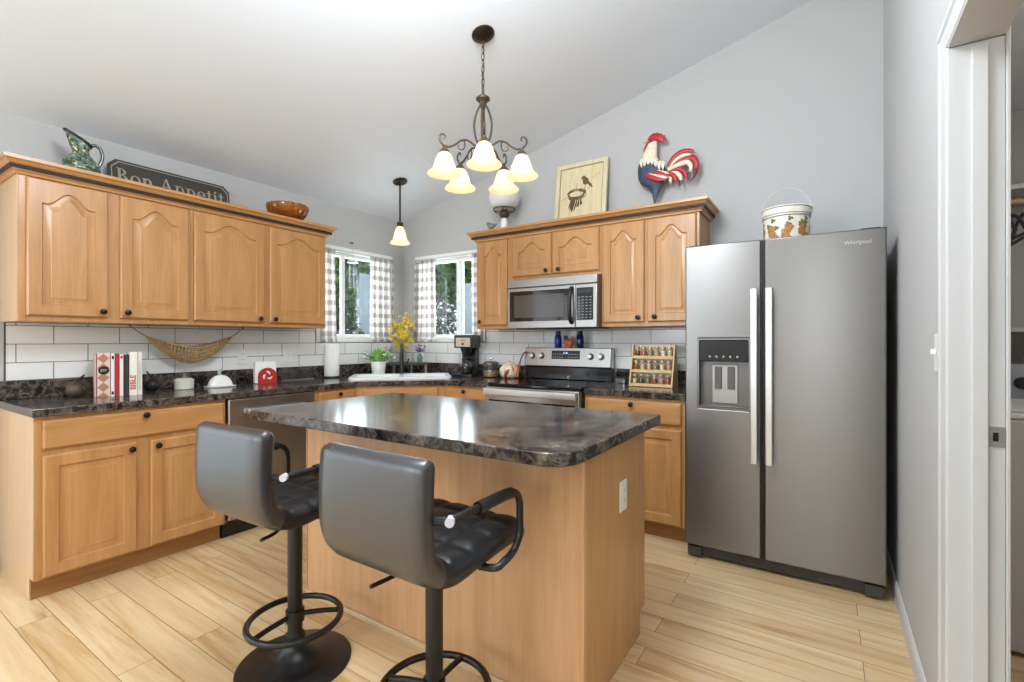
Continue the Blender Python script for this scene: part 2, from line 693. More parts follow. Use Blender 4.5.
struct(MB().box(-0.15, 6.2, -7.15, 0.15, -0.1, 0.0), 'floor', MT['floor'])
mb = MB()
mb.prism([(-0.15, zc(-0.15)), (4.13, zc(4.13)), (4.13, zc(4.13) + 0.1), (-0.15, zc(-0.15) + 0.1)], -7.15, 0.15, 'xz')
struct(mb, 'ceiling', MT['ceil'])
mb = MB().plate([[(-7.15, 0), (0.15, 0), (0.15, zc(0)), (-7.15, zc(0))],
                 [(-1.0, 1.255), (-0.19, 1.255), (-0.19, 2.055), (-1.0, 2.055)],
                 [(-5.5, 0.02), (-3.4, 0.02), (-3.4, 2.08), (-5.5, 2.08)]], -0.15, 0, 'yz')
struct(mb, 'wall_left', MT['wall'])
mb = MB().plate([[(0, 0), (6.2, 0), (6.2, zc(3.99) + 0.3), (3.99, zc(3.99)), (0, zc(0))],
                 [(0.215, 1.255), (1.04, 1.255), (1.04, 2.055), (0.215, 2.055)]], 0, 0.15, 'xz')
struct(mb, 'wall_back', MT['wall'])
mb = MB().plate([[(-7.15, 0), (-2.70, 0), (-2.70, 2.045), (-1.820, 2.045), (-1.820, 0), (0, 0), (0, zc(3.99)), (-7.15, zc(3.99))]], 3.99, 4.095, 'yz')
struct(mb, 'wall_right', MT['wall'])
mb = MB().plate([[(0, 0), (3.99, 0), (3.99, zc(3.99)), (0, zc(0))], [(0.3, 0.1), (1.8, 0.1), (1.8, 2.1), (0.3, 2.1)]], -7.15, -7.0, 'xz')
struct(mb, 'wall_rear', MT['wall'])
# laundry room beyond the doorway
mb = MB().box(6.0, 6.15, -3.2, 0, 0, 2.5)
struct(mb, 'wall_laundry_side', MT['wall'])
mb = MB().box(4.096, 6.0, -3.2, -3.1, 0, 2.5)
struct(mb, 'wall_laundry_rear', MT['wall'])
struct(MB().box(4.096, 6.0, -3.1, -0.001, 2.45, 2.5), 'ceiling_laundry', MT['ceil'])

# baseboards
struct(MB().prism([(3.989, 0.0), (3.977, 0.0), (3.977, 0.075), (3.983, 0.088), (3.989, 0.09)], -1.750, -0.01, 'xz'), 'baseboard_right', MT['trim'])
struct(MB().prism([(0.001, 0.0), (0.014, 0.0), (0.014, 0.075), (0.008, 0.09), (0.001, 0.09)], -3.34, -2.95, 'xz'), 'baseboard_left', MT['trim'])

# doorway: far jamb, head, stop, casing
jm = MB()
jm.box(3.985, 4.099, -1.840, -1.8205, 0, 2.030)
jm.box(4.032, 4.064, -1.852, -1.840, 0, 2.018)
d1 = struct(jm, 'door_1', MT['trim'], 0.002)
struct(MB().box(3.985, 4.099, -2.6995, -1.8405, 2.0305, 2.0445), 'head_jamb', MT['trim'], 0.002, d1)
struct(MB().box(3.985, 4.099, -2.6995, -2.68, 0, 2.0295), 'side_jamb', MT['trim'], 0.002, d1)


def casing(y0, y1):
    prof = [(3.9895, y0), (3.977, y0), (3.976, y0 + (y1 - y0) * 0.22), (3.980, y0 + (y1 - y0) * 0.34), (3.983, y0 + (y1 - y0) * 0.9), (3.9895, y1)]
    return MB().prism(prof, 0, 2.080, 'xy')


struct(casing(-1.752, -1.834), 'casing', MT['trim'], 0.0015, d1)
hd = MB().prism([(3.9895, 2.034), (3.983, 2.038), (3.980, 2.085), (3.976, 2.092), (3.977, 2.116), (3.9895, 2.116)], -2.78, -1.752, 'xz')
struct(hd, 'head_casing', MT['trim'], 0.0015, d1)
struct(MB().box(4.0995, 4.108, -1.844, -1.775, 0, 2.08), 'laundry_casing', MT['trim'], 0.002, d1)
sp = MB().box(4.068, 4.0985, -1.8425, -1.8402, 0.953, 1.006)
sk = part(sp, 'strike_plate', M('strike_metal', '#99958f', 0.35, 0.3), d1, label='brushed metal strike plate')
part(MB().box(4.074, 4.085, -1.8432, -1.8426, 0.968, 0.991), 'latch_hole', MT['black'], sk)

# patio door frame in the sink wall (behind the camera's left)
pf = MB()
for a, b, c, d in ((-5.5, -5.43, 0.02, 2.08), (-3.47, -3.4, 0.02, 2.08), (-4.49, -4.41, 0.02, 2.08), (-5.5, -3.4, 0.02, 0.08), (-5.5, -3.4, 2.01, 2.08)):
    pf.box(-0.09, -0.03, a, b, c, d)
struct(pf, 'door_2', MT['trim'], 0)
wf = MB()
for a, b, c, d in ((0.3, 0.37, 0.1, 2.1), (1.73, 1.8, 0.1, 2.1), (1.01, 1.09, 0.1, 2.1), (0.3, 1.8, 0.1, 0.18), (0.3, 1.8, 2.03, 2.1)):
    wf.box(a, b, -7.06, -7.0, c, d)
struct(wf, 'added_window', MT['trim'], 0)  # unseen rear window frame, added around the fill light


# kitchen windows: local x along the wall, -y into the room, origin at the opening's lower left corner
def kitchen_window(name, loc, rz, w, h, mull):
    fr = MB()
    # casing strip around the opening
    t, o = 0.032, 0.006
    for a, b, c, d in ((-t, 0.012, -t, h + t), (w - 0.012, w + t, -t, h + t), (0.012, w - 0.012, h - 0.012, h + t), (0.012, w - 0.012, -t, 0.012)):
        fr.box(a, b, -o - 0.006, 0.14, c, d)
    root = struct(fr, name, MT['vinyl'], 0.002, None, 0, loc)
    root.rotation_euler = (0, 0, rz)
    sh = MB()
    for a, b, c, d in ((0.0125, 0.04, 0.0125, h - 0.0125), (w - 0.04, w - 0.0125, 0.0125, h - 0.0125), (0.04, w - 0.04, h - 0.045, h - 0.0125), (0.04, w - 0.04, 0.0125, 0.04)):
        sh.box(a, b, 0.04, 0.085, c, d)
    sh.box(mull - 0.030, mull + 0.008, 0.035, 0.06, 0.04, h - 0.045)
    sh.box(mull - 0.008, mull + 0.030, 0.0605, 0.085, 0.04, h - 0.045)
    s = part(sh, 'sash', MT['vinyl'], root, bevel=0.003)
    part(MB().box(0.0405, mull - 0.0305, 0.047, 0.051, 0.0405, h - 0.0455), 'pane', MT['pane'], root, smooth=0)
    part(MB().box(mull + 0.0305, w - 0.0405, 0.070, 0.074, 0.0405, h - 0.0455), 'pane', MT['pane'], root, smooth=0)
    part(MB().box(mull - 0.018, mull + 0.0, 0.026, 0.0345, h * 0.42, h * 0.42 + 0.05), 'latch', MT['vinyl'], root, bevel=0.003)
    return root


w1 = kitchen_window('window_1', (0.0, -1.0, 1.255), Y90, 0.81, 0.80, 0.29)
w2 = kitchen_window('window_2', (0.215, 0.0, 1.255), 0, 0.825, 0.80, 0.505)

# tiled splashback
mb = MB()
mb.box(0.0005, 0.009, -2.915, -1.0365, 1.018, 1.3305)
mb.box(0.0005, 0.009, -1.0365, -0.1535, 1.018, 1.218)
mb.box(0.0005, 0.009, -0.1535, -0.0095, 1.018, 1.3305)
t1 = struct(mb, 'trim_1', MT['tile_left'])
mb = MB()
mb.box(0.0005, 0.179, -0.009, -0.0005, 1.018, 1.3305)
mb.box(0.179, 1.076, -0.009, -0.0005, 1.018, 1.218)
mb.box(1.076, 3.02, -0.009, -0.0005, 1.018, 1.3305)
t2 = struct(mb, 'trim_2', MT['tile_back'])
mb = MB()
mb.box(0.0005, 0.0105, -2.921, -2.9152, 1.018, 1.3305)
mb.box(0.0092, 0.0105, -1.041, -1.037, 1.219, 1.3305)
mb.box(0.0092, 0.0105, -0.153, -0.149, 1.219, 1.3305)
struct(mb, 'edge_strip', MT['grout'], 0, t1)
mb = MB()
mb.box(0.175, 0.179, -0.0105, -0.0092, 1.219, 1.3305)
mb.box(1.076, 1.080, -0.0105, -0.0092, 1.219, 1.3305)
struct(mb, 'edge_strip', MT['grout'], 0, t2)


# ================================================================== OUTSIDE
struct(MB().box(-9, -0.16, -9, 7, -0.6, -0.5), 'ground', M('lawn', '#5c6b3a', 0.95, var=0.3, vscale=6))
struct(MB().box(-0.15, 8, 0.16, 7, -0.6, -0.5), 'ground_beside', M('lawn_beside', '#5c6b3a', 0.95, var=0.3, vscale=6))


def leaves(n, c, rad, size, seed):
    rnd = random.Random(seed)
    mb = MB()
    for _ in range(n):
        while True:
            p = Vector((rnd.uniform(-1, 1), rnd.uniform(-1, 1), rnd.uniform(-1, 1)))
            if 0.35 < p.length < 1:
                break
        p = Vector((c[0] + p.x * rad[0], c[1] + p.y * rad[1], c[2] + p.z * rad[2]))
        q = Matrix.Rotation(rnd.uniform(0, 6.28), 4, 'Z') @ Matrix.Rotation(rnd.uniform(-1.0, 1.0), 4, 'X') @ Matrix.Rotation(rnd.uniform(-0.8, 0.8), 4, 'Y')
        s = size * rnd.uniform(0.7, 1.3)
        T = Matrix.Translation(p) @ q
        mb.add([(0, -s, 0), (s * 0.36, -0.2 * s, 0.12 * s), (s * 0.3, 0.4 * s, 0.1 * s), (0, s, -0.1 * s), (-s * 0.3, 0.4 * s, 0.1 * s), (-s * 0.36, -0.2 * s, 0.12 * s)],
               [(0, 1, 2, 3), (0, 3, 4, 5)], 0, T)
    return mb


def bush(name, loc, h, rad, n, size, mat, label, cat, group, seed):
    t = thing(name, label, cat, loc, 0, group)
    part(leaves(n, (0, 0, h), rad, size, seed), 'foliage', mat, t, smooth=0)
    tr = MB()
    tr.tube(curve([(0, 0, 0), (0.03, 0.02, h * 0.4), (-0.02, 0, h * 0.75), (0.01, 0, h)], 5), [0.05 * (1 - i / 24) for i in range(16)], 8)
    part(tr, 'stem', M('bark', '#5b4a3a', 0.9, var=0.3), t)
    return t


GR = [M('leaf_bright', '#6f9a45', 0.6, var=0.45, vscale=8), M('leaf_shade_dark', '#3e5730', 0.6, var=0.45, vscale=8), M('leaf_shade_grey', '#77786c', 0.8, var=0.4, vscale=9)]  # shade on the low foliage put into the dark and grey leaf colours
bush('leafy_tree', (-3.3, 1.55, -0.5), 2.9, (0.8, 0.85, 0.95), 3200, 0.09, GR[0], 'bright green tree crown outside the window beside the wall cabinet', 'tree', None, 1)
bush('dark_shrub', (-1.0, -0.13, -0.5), 1.45, (0.42, 0.36, 0.75), 2400, 0.055, GR[1], 'dark shrub low outside the window beside the wall cabinet', 'shrub', None, 2)
bush('leafy_tree', (-1.25, 2.9, -0.5), 3.0, (0.95, 0.8, 0.85), 3200, 0.10, GR[0], 'bright green tree crown outside the window behind the coffee maker', 'tree', None, 3)
bush('shade_grey_shrub', (-0.17, 0.75, -0.5), 1.45, (0.26, 0.28, 0.85), 2200, 0.04, GR[2], 'shrub in shade-grey leaf colour low outside the window behind the coffee maker', 'shrub', None, 4)
blue = M('pane_reflection_blue', '#b9c8d6', 0.7, var=0.06, vscale=4)  # pale reflection in the panes, put in as a panel colour


def glare(loc, rz, w, h, label):  # added panel outside, standing in for the reflection in the glass
    t = thing('reflection_panel', label, 'glare', loc, rz)
    mb = MB()
    n = max(2, int(w / 0.14))
    for i in range(n):
        mb.box(i * w / n + 0.004, (i + 1) * w / n - 0.004, 0, 0.02, 0, h)
    part(mb, 'boards', blue, t, bevel=0.002, smooth=0)
    for z in (0.3, h - 0.4):
        part(MB().box(0, w, 0.0205, 0.06, z, z + 0.09), 'rail', blue, t, smooth=0)


glare((0.105, 0.86, -0.5), 0, 0.56, 2.41, 'pale blue fence panel standing in for a pane reflection outside the window behind the coffee maker')
glare((-1.0, 0.26, -0.5), Y90, 0.7, 2.55, 'pale blue fence panel standing in for a pane reflection outside the window over the green pot plant')


# ================================================================== CABINETS
def door_mesh(w, h, arch=False, stile=0.055):
    D = 0.02
    K = 22
    rise = 0.066 if arch else 0
    zt = h - stile - rise if arch else h - stile
    x0, x1 = stile, w - stile
    inner = [(x0, stile), (x1, stile), (x1, zt)]
    outer = [(0, 0), (w, 0), (w, h)]
    if arch:
        for k in range(1, K):
            s = k / K
            if s < 0.10 or s > 0.90:
                zz = 0
            else:
                u = (s - 0.10) / 0.80
                zz = (0.5 - 0.5 * math.cos(2 * PI * u)) ** 0.85
            inner.append((x1 + (x0 - x1) * s, zt + rise * zz))
            outer.append((w * (1 - s), h))
    inner.append((x0, zt))
    outer.append((0, h))
    n = len(inner)
    e = 0.007

    def shrink(p):
        return (e + p[0] * (w - 2 * e) / w, e + p[1] * (h - 2 * e) / h)
    loops = [[(x, 0.0, z) for x, z in outer], [(x, -D + 0.006, z) for x, z in outer], [(shrink(p)[0], -D, shrink(p)[1]) for p in outer],
             [(x, -D, z) for x, z in inner]]
    cx = w / 2

    def shift(d):
        k = (cx - x0 - d) / (cx - x0)
        return [(cx + (x - cx) * k, z + d if i < 2 else z - d) for i, (x, z) in enumerate(inner)]
    dd = min(0.040, (w - 2 * stile) * 0.17)
    loops += [[(x, -D + 0.0095, z) for x, z in shift(0.005)], [(x, -D + 0.0100, z) for x, z in shift(0.011)], [(x, -D + 0.0030, z) for x, z in shift(dd)], [(x, -D + 0.0012, z) for x, z in shift(dd + 0.0018)]]
    mb = MB()
    vs = [p for lp in loops for p in lp]
    fs = [tuple(range(n - 1, -1, -1))]
    for j in range(len(loops) - 1):
        for i in range(n):
            k = (i + 1) % n
            fs.append((j * n + i, j * n + k, (j + 1) * n + k, (j + 1) * n + i))
    fs.append(tuple((len(loops) - 1) * n + i for i in range(n)))
    mb.add(vs, fs)
    return mb


def slab_mesh(w, h):
    D, e = 0.02, 0.008
    L = [[(0, 0), (w, 0), (w, h), (0, h)], [(0, 0), (w, 0), (w, h), (0, h)], [(e, e), (w - e, e), (w - e, h - e), (e, h - e)]]
    ys = [0, -D + 0.007, -D]
    vs = [(x, y, z) for lp, y in zip(L, ys) for x, z in lp]
    fs = [(3, 2, 1, 0)] + [(j * 4 + i, j * 4 + (i + 1) % 4, (j + 1) * 4 + (i + 1) % 4, (j + 1) * 4 + i) for j in range(2) for i in range(4)] + [(8, 9, 10, 11)]
    return MB().add(vs, fs)


KNOB = MB().lathe([(0.006, 0.0), (0.006, 0.008), (0.0145, 0.014), (0.0165, 0.019), (0.0145, 0.0245), (0.007, 0.028), (0.0, 0.0285)], 16, T=FRONT).mesh('knob', MT['knobm'])


def knob(door, x, z):
    part(KNOB, 'knob', None, door, (x, -0.0202, z))


def door(root, x0, x1, z0, z1, face, arch=False, kn=None, kind='door', rz=0, org=None):
    w, h = x1 - x0, z1 - z0
    mesh = slab_mesh(w, h) if kind == 'drawer' else door_mesh(w, h, arch)
    loc = (x0, -face - 0.0005, z0) if org is None else org
    d = part(mesh, kind, MT['oakx'] if kind == 'drawer' else MT['oak'], root, loc, (0, 0, rz), smooth=28)
    if kn:
        knob(d, kn[0] - x0, kn[1] - z0)
    return d


def base_carcass(root, w, lit_sides=(False, False)):
    mb = MB()
    mb.prism([(-0.004, 0.0), (-0.004, 0.872), (-0.61, 0.872), (-0.61, 0.105), (-0.54, 0.105), (-0.54, 0.0)], 0.0, w, 'yz')
    c = part(mb, 'carcass', MT['oak'], root, smooth=0)
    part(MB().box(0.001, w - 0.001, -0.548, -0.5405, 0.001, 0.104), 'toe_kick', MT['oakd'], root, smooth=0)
    if lit_sides[0]:
        part(MB().prism([(-0.004, 0.0), (-0.004, 0.872), (-0.606, 0.872), (-0.606, 0.108), (-0.545, 0.108), (-0.545, 0.0)], -0.006, -0.0005, 'yz'), 'end_panel', MT['lit_oak'], root, smooth=0)
    return c


# sink-wall base unit: one wide drawer over two doors
b = thing('base_cabinet', 'oak base cabinet with wide drawer and two doors under the cookbooks', 'cabinet', (0, -2.930, 0), Y90)
base_carcass(b, 0.85, (True, False))
door(b, 0.024, 0.837, 0.719, 0.855, 0.61, kind='drawer', kn=(0.430, 0.832))
door(b, 0.024, 0.394, 0.115, 0.690, 0.61, kn=(0.367, 0.659))
door(b, 0.455, 0.837, 0.115, 0.690, 0.61, kn=(0.487, 0.659))

# dishwasher
d = thing('dishwasher', 'stainless steel dishwasher between the oak base cabinets', 'dishwasher', (0, -2.0765, 0), Y90)
part(MB().box(0.004, 0.606, -0.59, -0.01, 0.105, 0.868), 'tub', MT['dsteel'], d, smooth=0)
dd = part(MB().prism(rrect(0.006, 0.604, -0.636, -0.591, 0.012), 0.125, 0.868), 'door', MT['steel'], d, bevel=0.003, smooth=40)
hb = MB().tube([(0.10, -0.672, 0.790), (0.51, -0.672, 0.790)], 0.014, 12)
hb.box(0.10, 0.128, -0.676, -0.6365, 0.778, 0.802).box(0.482, 0.51, -0.676, -0.6365, 0.778, 0.802)
part(hb, 'handle', MT['handle'], dd)
part(MB().box(0.004, 0.606, -0.555, -0.50, 0.001, 0.104), 'kick_plate', MT['black'], d, smooth=0)

# narrow unit next to the dishwasher
b = thing('base_cabinet', 'narrow oak base cabinet with one drawer beside the dishwasher', 'cabinet', (0, -1.463, 0), Y90)
base_carcass(b, 0.366)
door(b, 0.03, 0.345, 0.719, 0.855, 0.61, kind='drawer', kn=(0.198, 0.832))
door(b, 0.03, 0.345, 0.115, 0.690, 0.61, kn=(0.06, 0.659))

# diagonal corner sink unit (world coordinates, pentagon)
b = thing('sink_cabinet', 'diagonal oak corner cabinet under the white sink', 'cabinet', (0, 0, 0))
A, Bp = (0.61, -1.0955), (1.0955, -0.61)
mb = MB().plate([[(0.004, -0.004), (1.0955, -0.004), Bp, A, (0.004, -1.0955)]], 0.105, 0.70)
mb.prism([(0.565, -1.09), (0.61, -1.0955), (1.0955, -0.61), (1.09, -0.565)], 0.70, 0.872)
part(mb, 'carcass', MT['oak'], b, smooth=0)
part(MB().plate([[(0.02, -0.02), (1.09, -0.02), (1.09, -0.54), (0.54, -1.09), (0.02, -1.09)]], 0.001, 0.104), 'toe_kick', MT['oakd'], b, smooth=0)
s2 = 2 ** -0.5
Lf = math.hypot(Bp[0] - A[0], Bp[1] - A[1])


def diag(u, off=0.0006):
    return (A[0] + u * s2 + off * s2, A[1] + u * s2 - off * s2)


for (u0, u1, z0, z1, kd, kx) in ((0.05, Lf - 0.05, 0.719, 0.855, 'drawer', None), (0.05, Lf / 2 - 0.003, 0.115, 0.69, 'door', 0.30), (Lf / 2 + 0.003, Lf - 0.05, 0.115, 0.69, 'door', 0.03)):
    p = diag(u0)
    dr = door(b, 0, u1 - u0, 0, z1 - z0, 0, kind=kd, rz=R(45), org=(p[0], p[1], z0))
    if kd == 'drawer':
        dr.name = 'false_drawer_front'
    else:
        knob(dr, kx if kx < 0.1 else u1 - u0 - 0.03, z1 - z0 - 0.04)

# between sink and range
b = thing('base_cabinet', 'narrow oak base cabinet between the corner sink and the range', 'cabinet', (1.098, 0, 0))
base_carcass(b, 0.468)
door(b, 0.045, 0.445, 0.719, 0.855, 0.61, kind='drawer', kn=(0.228, 0.835))
door(b, 0.045, 0.445, 0.115, 0.690, 0.61, kn=(0.075, 0.659))

# right of range
b = thing('base_cabinet', 'oak base cabinet between the range and the refrigerator', 'cabinet', (2.346, 0, 0))
base_carcass(b, 0.652)
door(b, 0.02, 0.634, 0.719, 0.855, 0.61, kind='drawer', kn=(0.327, 0.832))
door(b, 0.02, 0.322, 0.115, 0.690, 0.61, kn=(0.292, 0.659))
door(b, 0.330, 0.634, 0.115, 0.690, 0.61, kn=(0.360, 0.659))


# wall cabinets
def wall_cabinet(label, loc, rz, w, z0, doors, lit_end=False):
    t = thing('wall_cabinet', label, 'cabinet', loc, rz)
    mb = MB().box(0.0, w, -0.325, -0.003, z0, 2.10)
    part(mb, 'carcass', MT['oak'], t, smooth=0, bevel=0.002)
    if lit_end:
        part(MB().box(-0.004, -0.0005, -0.322, -0.003, z0, 2.068), 'end_panel', MT['lit_oak'], t, smooth=0)
    for x0, x1, za, zb, kx, kz in doors:
        door(t, x0, x1, za, zb, 0.325, True, (kx, kz))
    return t


Z0 = 1.333
wall_cabinet('oak wall cabinet with two arched doors under the pitcher', (0, -2.930, 0), Y90, 0.779, Z0,
             [(0.028, 0.356, 1.362, 2.062, 0.330, 1.394), (0.412, 0.763, 1.362, 2.062, 0.442, 1.394)], True)
wall_cabinet('oak wall cabinet with two arched doors under the amber glass bowl', (0, -2.150, 0), Y90, 0.985, Z0,
             [(0.015, 0.471, 1.362, 2.062, 0.435, 1.390), (0.512, 0.970, 1.362, 2.062, 0.545, 1.390)])
wall_cabinet('narrow oak wall cabinet with one arched door beside the window', (1.215, 0, 0), 0, 0.364, Z0, [(0.035, 0.318, 1.362, 2.062, 0.052, 1.392)])
wall_cabinet('short oak wall cabinet with two small doors above the microwave', (1.580, 0, 0), 0, 0.766, 1.715, [(0.010, 0.360, 1.745, 2.062, 0.322, 1.775), (0.372, 0.752, 1.745, 2.062, 0.430, 1.775)])
wall_cabinet('oak wall cabinet with two arched doors beside the refrigerator', (2.347, 0, 0), 0, 0.673, Z0, [(0.015, 0.315, 1.362, 2.062, 0.276, 1.394), (0.338, 0.655, 1.362, 2.062, 0.390, 1.396)])


def crown_run(label, loc, rz, w):
    """crown moulding round front and both ends; local front -y"""
    t = thing('crown_molding', label, 'molding', loc, rz)

    def sweep(prof):
        mb = MB()
        vs, fs = [], []
        n = len(prof)
        for (o, z) in prof:
            d = 0.3265 + o
            vs += [(-0.0015 - o, -0.001, z), (-0.0015 - o, -d, z), (w + 0.0015 + o, -d, z), (w + 0.0015 + o, -0.001, z)]
        for i in range(n):
            j = (i + 1) % n
            for s in range(3):
                fs.append((i * 4 + s, i * 4 + s + 1, j * 4 + s + 1, j * 4 + s))
        fs.append(tuple(i * 4 for i in range(n)))
        fs.append(tuple(i * 4 + 3 for i in reversed(range(n))))
        mb.add(vs, fs)
        return mb
    part(sweep([(0, 2.068), (0.012, 2.068), (0.014, 2.078), (0.020, 2.084), (0.0285, 2.086), (0.0285, 2.1085), (0.036, 2.109), (0.042, 2.116), (0.050, 2.126), (0.060, 2.130), (0.060, 2.147), (0, 2.147)]),
         'cornice', MT['crown'], t, smooth=25)
    part(sweep([(0.029, 2.0875), (0.033, 2.089), (0.035, 2.098), (0.033, 2.107), (0.029, 2.108)]), 'rope_trim', MT['rope'], t, smooth=25, label='dark rope strip')
    return t


crown_run('oak crown molding with dark rope strip under the lettered sign', (0, -2.930, 0), Y90, 1.765)
crown_run('oak crown molding with dark rope strip under the rooster', (1.215, 0, 0), 0, 1.805)

# ------------------------------------------------------------------ worktops
t = thing('countertop', 'dark marbled countertop with backsplash wrapping the sink corner', 'countertop', (0, 0, 0))


def duv(u, v):
    """corner axes: u along the diagonal front, v out of the corner"""
    return ((v + u) * s2, (u - v) * s2)


outl = [(0.003, -0.003), (0.003, -2.945), (0.635, -2.945), (0.635, -1.105), (1.105, -0.635), (1.570, -0.635), (1.570, -0.003)]
hole = [duv(u, v) for u, v in ((-0.39, 0.66), (0.39, 0.66), (0.39, 1.10), (-0.39, 1.10))]
part(MB().plate([outl, hole], 0.874, 0.914), 'worktop', MT['marble'], t, smooth=0, bevel=0.004)
part(MB().box(0.003, 0.022, -2.945, -0.0225, 0.9142, 1.0165).box(0.003, 1.570, -0.022, -0.003, 0.9142, 1.0165), 'backsplash', MT['marble'], t, smooth=0, bevel=0.003)
t = thing('countertop', 'short dark marbled countertop under the spice rack', 'countertop', (0, 0, 0))
part(MB().box(2.346, 3.005, -0.635, -0.003, 0.874, 0.914), 'worktop', MT['marble'], t, smooth=0, bevel=0.004)
part(MB().box(2.346, 3.005, -0.022, -0.003, 0.9142, 1.0165), 'backsplash', MT['marble'], t, smooth=0, bevel=0.003)

# ------------------------------------------------------------------ island
t = thing('island_cabinet', 'maple veneer kitchen island base behind the bar stools', 'kitchen island', (0, 0, 0))
mb = MB().prism([(-2.160, 0), (-2.160, 0.872), (-1.552, 0.872), (-1.552, 0.10), (-1.62, 0.10), (-1.62, 0)], 1.586, 3.047, 'yz')
part(mb, 'carcass', MT['veneer'], t, smooth=0)
part(MB().box(1.579, 3.038, -2.1655, -2.1605, 0.001, 0.872), 'back_panel', MT['veneer'], t, smooth=0)
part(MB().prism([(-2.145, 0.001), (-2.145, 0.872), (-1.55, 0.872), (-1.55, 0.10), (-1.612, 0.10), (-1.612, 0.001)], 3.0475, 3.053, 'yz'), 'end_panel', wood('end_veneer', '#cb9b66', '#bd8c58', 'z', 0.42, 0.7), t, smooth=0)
part(MB().prism([(-2.155, 0.001), (-2.155, 0.872), (-1.56, 0.872), (-1.56, 0.10), (-1.62, 0.10), (-1.62, 0.001)], 1.578, 1.5855, 'yz'), 'end_panel', MT['veneer'], t, smooth=0)
part(MB().box(3.0385, 3.055, -2.169, -2.1455, 0.001, 0.872), 'corner_strip', MT['veneer'], t, smooth=0, bevel=0.003)
part(MB().box(1.570, 1.5775, -2.169, -2.150, 0.001, 0.872), 'corner_strip', MT['veneer'], t, smooth=0, bevel=0.003)
part(MB().prism([(-2.166, 0.001), (-2.180, 0.001), (-2.178, 0.012), (-2.172, 0.018), (-2.166, 0.018)], 1.584, 3.032, 'yz'), 'shoe_molding', wood('shoe', '#d7b88d', '#c9a87b', 'x'), t, smooth=0)
for i in range(3):
    xa = 1.625 + i * 0.47
    dr = part(slab_mesh(0.45, 0.136), 'drawer', MT['oakx'], t, (xa + 0.45, -1.5515, 0.719), (0, 0, PI), smooth=28)
    knob(dr, 0.225, 0.07)
    dr = part(door_mesh(0.45, 0.575), 'door', MT['oak'], t, (xa + 0.45, -1.5515, 0.115), (0, 0, PI), smooth=28)
    knob(dr, 0.04, 0.54)
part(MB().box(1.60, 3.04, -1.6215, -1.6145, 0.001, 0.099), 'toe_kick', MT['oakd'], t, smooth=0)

poly = []
r = 0.10
for cx, cy, a0, rr in ((3.112 - r, -2.405 + r, -90, r), (3.112 - 0.01, -1.505 - 0.01, 0, 0.01), (1.470 + 0.01, -1.505 - 0.01, 90, 0.01), (1.470 + 0.045, -2.385 + 0.045 - 0.02, 180, 0.045)):
    for i in range(11):
        a = R(a0 + 90 * i / 10)
        poly.append((cx + rr * math.cos(a), cy + rr * math.sin(a)))
single(MB().prism(poly, 0.8735, 0.914), 'island_countertop', MT['marble'], 'dark marbled island countertop with rounded corners under the chandelier', 'countertop', bevel=0.004, smooth=30)


# outlets and switches
def outlet(label, loc, rz, kind='outlet', gang=1, group=None):
    o = thing('wall_outlet' if kind == 'outlet' else 'light_switch', label, 'outlet' if kind == 'outlet' else 'switch', loc, rz, group)
    w = 0.07 + 0.046 * (gang - 1)
    part(MB().prism(rrect(-w / 2, w / 2, -0.0575, 0.0575, 0.004, 3), 0.0, 0.006, 'xy', T=FRONT), 'cover_plate', MT['plate'], o, bevel=0.002)
    for g in range(gang):
        x = (g - (gang - 1) / 2) * 0.046
        if kind == 'outlet':
            for dz in (-0.02, 0.02):
                f = part(MB().prism(rrect(-0.0165, 0.0165, -0.0145, 0.0145, 0.007, 4), 0.0062, 0.0085, T=FRONT), 'receptacle', MT['plate'], o, (x, 0, dz))
                part(MB().box(-0.008, -0.006, -0.0092, -0.0086, -0.003, 0.006).box(0.006, 0.008, -0.0092, -0.0086, -0.003, 0.006), 'slot', MT['black'], f, smooth=0)
        else:
            part(MB().box(x - 0.005, x + 0.005, -0.02, -0.0062, -0.004, 0.012), 'toggle', MT['plate'], o, bevel=0.002)
    return o


outlet('white outlet on the tile wall behind the red napkin holder', (0.0095, -1.663, 1.112), Y90)
outlet('white double switch plate on the tile wall above the glass tray', (0.0095, -1.272, 1.112), Y90, 'switch', 2)
outlet('white outlet on the end panel of the kitchen island', (3.0533, -1.818, 0.640), Y90)
outlet('white toggle switch on the wall beside the doorway casing', (3.9895, -1.690, 1.195), -Y90, 'switch')

# ================================================================== REFRIGERATOR
f = thing('refrigerator', 'stainless steel side by side refrigerator with ice dispenser', 'refrigerator', (3.033, 0, 0))
part(MB().box(0.006, 0.905, -0.690, -0.04, 0.03, 1.755), 'cabinet', M('fridge_side', '#55534f', 0.45), f, bevel=0.004)
part(MB().box(0.01, 0.901, -0.715, -0.6905, 0.018, 0.075), 'base_grille', MT['rubber'], f, bevel=0.003)
for x0, x1 in ((0.008, 0.085), (0.826, 0.903)):
    part(MB().box(x0, x1, -0.735, -0.7155, 0.012, 0.068), 'leveling_foot', MT['rubber'], f, bevel=0.004)
for x0, x1 in ((0.02, 0.10), (0.811, 0.891)):
    part(MB().box(x0, x1, -0.73, -0.62, 1.7555, 1.774), 'hinge_cover', MT['rubber'], f, bevel=0.004)
